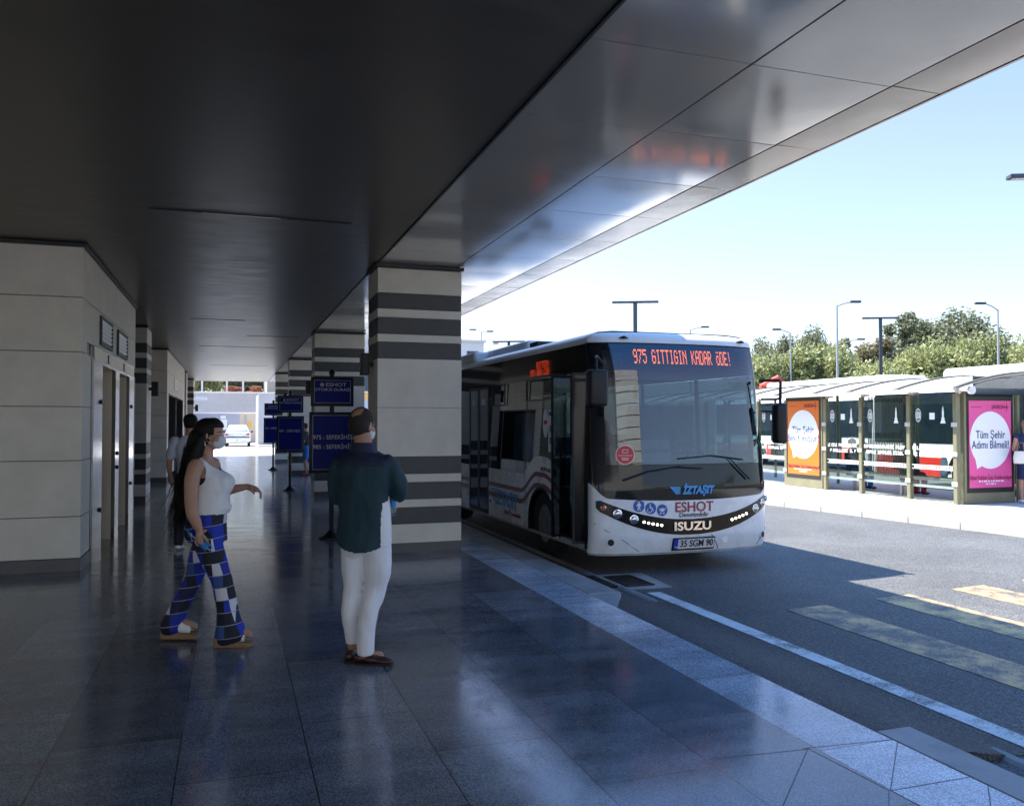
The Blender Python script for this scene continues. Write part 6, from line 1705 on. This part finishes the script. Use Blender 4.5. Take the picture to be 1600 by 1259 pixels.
# shoes
def shoe(p0, yaw, nm='shoe'):
    F = Matrix.Translation(p0) @ Matrix.Rotation(R(yaw), 4, 'Z')
    t = Blob()
    for c_, r_, rt in (((-.035, 0, .045), (.045, .036, .036), (0, 0, 0)), ((.05, 0, .036), (.085, .040, .032), (0, 5, 0)), ((.13, 0, .028), (.070, .043, .026), (0, 6, 0))):
        bm = bmesh.new(); bmesh.ops.create_uvsphere(bm, u_segments=20, v_segments=12, radius=1)
        t.m.bm(bm, F @ Matrix.Translation(c_) @ mathutils.Euler([R(a) for a in rt]).to_matrix().to_4x4() @ Matrix.Diagonal((*r_, 1)))
    o = t.done(nm, 'shoe_brown', vox=.006, smooth=2, parent=MN, cut=lambda q: q.z < .006)
    mb = MB(); pts = [(-.08, 0), (-.07, .03), (-.02, .04), (.08, .043), (.15, .047), (.19, .032), (.203, 0)]
    pp = pts + [(a, -b_) for a, b_ in pts[-2:0:-1]]
    mb.prism(pp, (0, .012)); s_ = mb.build('sole', 'rubber', o, bevel=.003)
    s_.matrix_local = F
    mb = MB()
    for k in range(3): mb.tube([(.055 + .02 * k, -.022, .067 - .005 * k), (.06 + .02 * k, 0, .074 - .006 * k), (.055 + .02 * k, .022, .067 - .005 * k)], .0028, 6)
    s_ = mb.build('lace', 'cork', o); s_.matrix_local = F
shoe(Vector((-.015, -.03, 0)), -6); shoe(Vector((-.115, .05, 0)), 72)
bo = empty('blue_bottle_cap', label='bit of a blue bottle showing under the waiting man\'s right arm', cat='bottle')
bo.location = (ML[0] + .13 * math.cos(AZ) - .245 * math.sin(AZ), ML[1] + .13 * math.sin(AZ) + .245 * math.cos(AZ), 1.09); bo.name = 'water_bottle'
MB().tube([(0, 0, -.11), (0, 0, -.09), (0, 0, .03), (0, 0, .05), (0, 0, .07)], [.026, .03, .03, .02, .013], 16).build('bottle_body', 'bottle', bo, smooth=True)
MB().tube([(0, 0, -.05), (0, 0, .02)], .0305, 16).build('wrapper', 'bottle_label', bo, smooth=True)
MB().tube([(0, 0, .07), (0, 0, .09)], .015, 12).build('cap', 'disc_blue', bo, smooth=True)

# ---------------------------------------------------------------- simple adult builder for the others
def figure(loc, rz, label, skin='skin', hair='hair_short', H=1.74, shirt=None, sleeves=True, pants='dark_cloth', bare_legs=False, dress=None, sit=False, mask=False, long_hair=False, stride=.0, arms=((.0, .0), (.0, .0)), group=None, cap=None, vox=.010, shoes='rubber', lean=0):
    """local: faces +y; x to its right... arms = forward reach of each forearm 0..1"""
    k = H / 1.74; b = Blob(); hz = 1.62 * k
    sh_z = 1.42 * k; hip = .92 * k
    dz = 0
    if sit: dz = -.46 * k
    hc_ = Vector((0, .03 + lean * .5, hz + dz)); P = head(b, hc_, 90, k)
    b.limb([(0, lean * .4, hz - .08 * k + dz), (0, lean * .3, sh_z + dz)], [.055 * k, .06 * k])
    b.loft([(0, 0, hip - .05 + dz, .14 * k, .10 * k), (0, lean * .1, 1.1 * k + dz, .135 * k, .09 * k), (0, lean * .25, 1.32 * k + dz, .165 * k, .10 * k), (0, lean * .3, 1.42 * k + dz, .12 * k, .07 * k)])
    t = Blob(); A = []
    for s, (fw, out) in zip((-1, 1), arms):
        S = Vector((s * .185 * k, lean * .3, 1.38 * k + dz)); E = S + Vector((s * (.04 + out * .1), .05 * fw, -.27 * k)); Wp = E + Vector((-s * .08 * fw, .22 * fw + .03, -.24 * k * (1 - fw) + .04 * fw))
        b.limb([S, E, Wp], [.045 * k, .038 * k, .025 * k]); d = (Wp - E).normalized(); hand(b, Wp, d, (-s, 0, 0), curl=.5, s=k * .95, thumb=s); A.append((S, E, Wp))
    L = []
    for s in (-1, 1):
        if sit:
            pts = [(s * .09, 0, hip + dz + .02), (s * .11, .42 * k, hip + dz + .02), (s * .11, .44 * k, .08)]
        else: pts = [(s * .09, 0, hip), (s * .10, s * stride * .5 + .02, .49 * k), (s * .10, s * stride - .02, .07)]
        L.append(pts); b.limb(pts, [.09 * k, .055 * k, .036 * k]); e = Vector(pts[-1]); b.limb([e + Vector((0, 0, -.02)), e + Vector((0, .12, -.035))], [.035, .028])
    o = person(b, skin, loc, rz, label, group, vox=vox, smooth=2)
    t = Blob(); t.ell(P(-.02, 0, .035), (.092 * k, .098 * k, .085 * k)); t.ell(P(-.04, 0, -.01), (.08 * k, .072 * k, .075 * k))
    if long_hair: t.limb([P(-.06, 0, 0), P(-.10, .0, -.12), P(-.10, 0, -.24)], [.08, .085, .05])
    fx = P(.05, 0, 0).y
    t.done('hair' if not cap else 'headscarf', cap or hair, vox=.010, smooth=2, parent=o, wr=.004, wrs=20, cut=lambda q: q.y > fx and q.z < P(0, 0, .055).z)
    for s in (-1, 1):
        mb = MB(); mb.tube([P(.072, s * .044, -.002), P(.087, s * .028, -.001)], .004, 6); mb.build('eye', 'text_dark', o)
    if mask:
        t = Blob(); t.ell(P(.075, 0, -.05), (.05, .040, .045)); t.ell(P(.055, 0, -.065), (.06, .045, .04)); t.done('face_mask', 'mask_white', vox=.009, parent=o)
    if shirt:
        t = Blob(); t.loft([(0, 0, hip - .08 + dz, .165 * k, .125 * k), (0, lean * .1, 1.1 * k + dz, .155 * k, .115 * k), (0, lean * .25, 1.3 * k + dz, .185 * k, .12 * k), (0, lean * .3, 1.40 * k + dz, .15 * k, .09 * k), (0, lean * .32, 1.46 * k + dz, .075 * k, .07 * k)])
        for S, E, Wp in A:
            if sleeves: t.limb([S, E, E + (Wp - E) * .85], [.066 * k, .058 * k, .045 * k])
            else: t.limb([S, S + (E - S) * .7], [.068 * k, .064 * k])
        t.done('shirt', shirt, vox=.010, smooth=2, parent=o, wr=.006, wrs=9)
    if dress:
        t = Blob(); t.loft([(0, 0, .48, .17, .15), (0, 0, .75, .175, .15), (0, 0, .95, .175, .14), (0, 0, 1.12, .135, .11), (0, 0, 1.3, .165, .12), (0, 0, 1.40, .13, .085), (0, 0, 1.43, .09, .07)])
        for S, E, Wp in A: t.ell(S, (.05, .06, .06))
        t.done('dress', dress, vox=.010, smooth=2, parent=o, wr=.006, wrs=8)
    elif pants:
        t = Blob(); t.loft([(0, 0, hip - .10 + dz, .155 * k, .12 * k), (0, 0, hip + .05 + dz, .16 * k, .12 * k), (0, 0, hip + .10 + dz, .15 * k, .11 * k)])
        for p in L:
            p = [Vector(q) for q in p]
            if bare_legs: t.limb([p[0], p[0] + (p[1] - p[0]) * .8], [.105 * k, .09 * k])
            else: t.limb([p[0], p[1], p[1] + (p[2] - p[1]) * .95], [.105 * k, .078 * k, .06 * k])
        t.done('trousers', pants, vox=.010, smooth=2, parent=o, wr=.006, wrs=9)
    for p in L:
        e = Vector(p[-1]); t = Blob(); t.ell(e + Vector((0, -.01, -.03)), (.045, .05, .035)); t.ell(e + Vector((0, .09, -.04)), (.048, .09, .03)); t.done('shoe', shoes, vox=.009, parent=o, cut=lambda q: q.z < .003)
    return o, P
AZf = AZ
o, P = figure((-.50, 11.75, 0), R(-8), 'dark haired man in pale shirt walking away behind the long haired woman', hair='hair_black', H=1.76, shirt='shirt_pale', sleeves=False, stride=.14, arms=((.1, .3), (.1, .2)), shoes='white')
bg_ = Blob(); bg_.loft([(0, 0, -.20, .05, .05), (0, 0, -.17, .09, .06), (0, 0, 0, .10, .06), (0, 0, .12, .07, .05)])
bb = bg_.done('shoulder_bag', 'bag_olive', vox=.01); bb.location = (-.42, 11.50, .62); tag(bb, 'olive shoulder bag hanging at hip level behind the walking woman', 'bag')
MB().tube([(-.03, 0, .1), (-.04, .1, .5), (-.06, .16, .82)], .008, 6).build('strap', 'bag_olive', bb)
o, P = figure((2.22, 26.35, 0), R(80), 'small distant woman in black top and blue shorts standing by the third striped column', hair='hair_black', H=1.62, shirt='dark_cloth', sleeves=False, pants='jean_blue', bare_legs=True, mask=True, arms=((.9, 0), (.9, 0)), lean=.06, shoes='red_cloth')
bg_ = Blob(); bg_.loft([(0, 0, 0, .12, .10), (0, 0, .15, .14, .12), (0, 0, .42, .12, .10), (0, 0, .5, .06, .06)]); bb = bg_.done('travel_bag', 'red_cloth', vox=.012); bb.location = (2.50, 26.40, 0); tag(bb, 'dark red bag standing on the floor beside the distant woman in blue shorts', 'bag')
MB().tube([(-.05, 0, .49), (-.04, 0, .58), (.04, 0, .58), (.05, 0, .49)], .01, 8).build('handle', 'dark_cloth', bb)
# people at the shelter
x, y = 15.42, 12.75
o, P = figure((x, y, 0), R(-35), 'fair haired woman in navy dress standing by the pink poster at the right edge', skin='skin_w', hair='hair_blond', H=1.70, dress='dress_navy', long_hair=True, arms=((.7, .1), (.5, .1)), shoes='white')
bg_ = Blob(); bg_.loft([(0, 0, -.12, .13, .06), (0, 0, 0, .14, .07), (0, 0, .13, .11, .05)]); bb = bg_.done('handbag', 'bag_white', vox=.01); bb.location = (15.10, 12.62, .93); bb.rotation_euler = (0, 0, R(-30)); tag(bb, 'cream handbag carried by the woman in the navy dress', 'bag')
MB().tube([(-.07, 0, .12), (-.05, 0, .30), (.05, 0, .30), (.07, 0, .12)], .010, 8).build('handle', 'cork', bb)
figure((14.42, 16.65, 0), R(-95), 'person in dark jacket and jeans sitting on the shelter bench beside the orange poster', hair='hair_black', shirt='dark_cloth', pants='jean_blue', sit=True, arms=((.6, 0), (.6, 0)), H=1.70)
figure((14.40, 14.90, 0), R(-85), 'person in black top and patterned headscarf sitting on the shelter bench behind the slatted pane', shirt='dark_cloth', pants='red_cloth', sit=True, arms=((.6, 0), (.6, 0)), cap='scarf', H=1.62)
bg_ = Blob(); bg_.loft([(0, 0, -.2, .15, .07), (0, 0, -.05, .17, .10), (0, 0, .12, .15, .09), (0, 0, .22, .09, .05)]); bb = bg_.done('backpack', 'red_cloth', vox=.01); bb.location = (14.22, 14.90, .78); bb.rotation_euler = (0, 0, R(90)); tag(bb, 'crimson backpack on the back of the person in the headscarf', 'bag')
MB().box(-.05, .05, -.115, -.10, -.02, .06).build('pocket_patch', 'bag_white', bb)
figure((14.75, 13.55, 0), R(-60), 'dark dressed person standing inside the shelter beside its near end', hair='hair_black', shirt='dark_cloth', pants='dark_cloth', arms=((.2, 0), (.7, 0)), H=1.78)
bg_ = Blob(); bg_.loft([(0, 0, -.28, .06, .03), (0, 0, -.15, .12, .05), (0, 0, .1, .10, .04), (0, 0, .25, .03, .02)]); bb = bg_.done('plastic_bag', 'shirt_pale', vox=.01); bb.location = (14.4, 13.85, .70); bb.rotation_euler = (0, 0, R(80)); tag(bb, 'pale blue carrier bag held inside the shelter in front of the bus wheel', 'bag')
# in the minibus (driver, passenger at the door)
figure((5.15 + .55, 8.62 + 1.36, .30), R(180), 'bus driver in blue shirt seated behind the windscreen', hair='hair_black', shirt='shirt_pale', sit=True, arms=((.9, 0), (.9, 0)), H=1.72, mask=True)
figure((5.15 - .50, 8.62 + 1.75, .31), R(150), 'masked person in dark clothes standing inside the open front door of the bus', hair='hair_black', shirt='dark_cloth', pants='dark_cloth', arms=((.8, 0), (.3, .3)), H=1.66, mask=True)
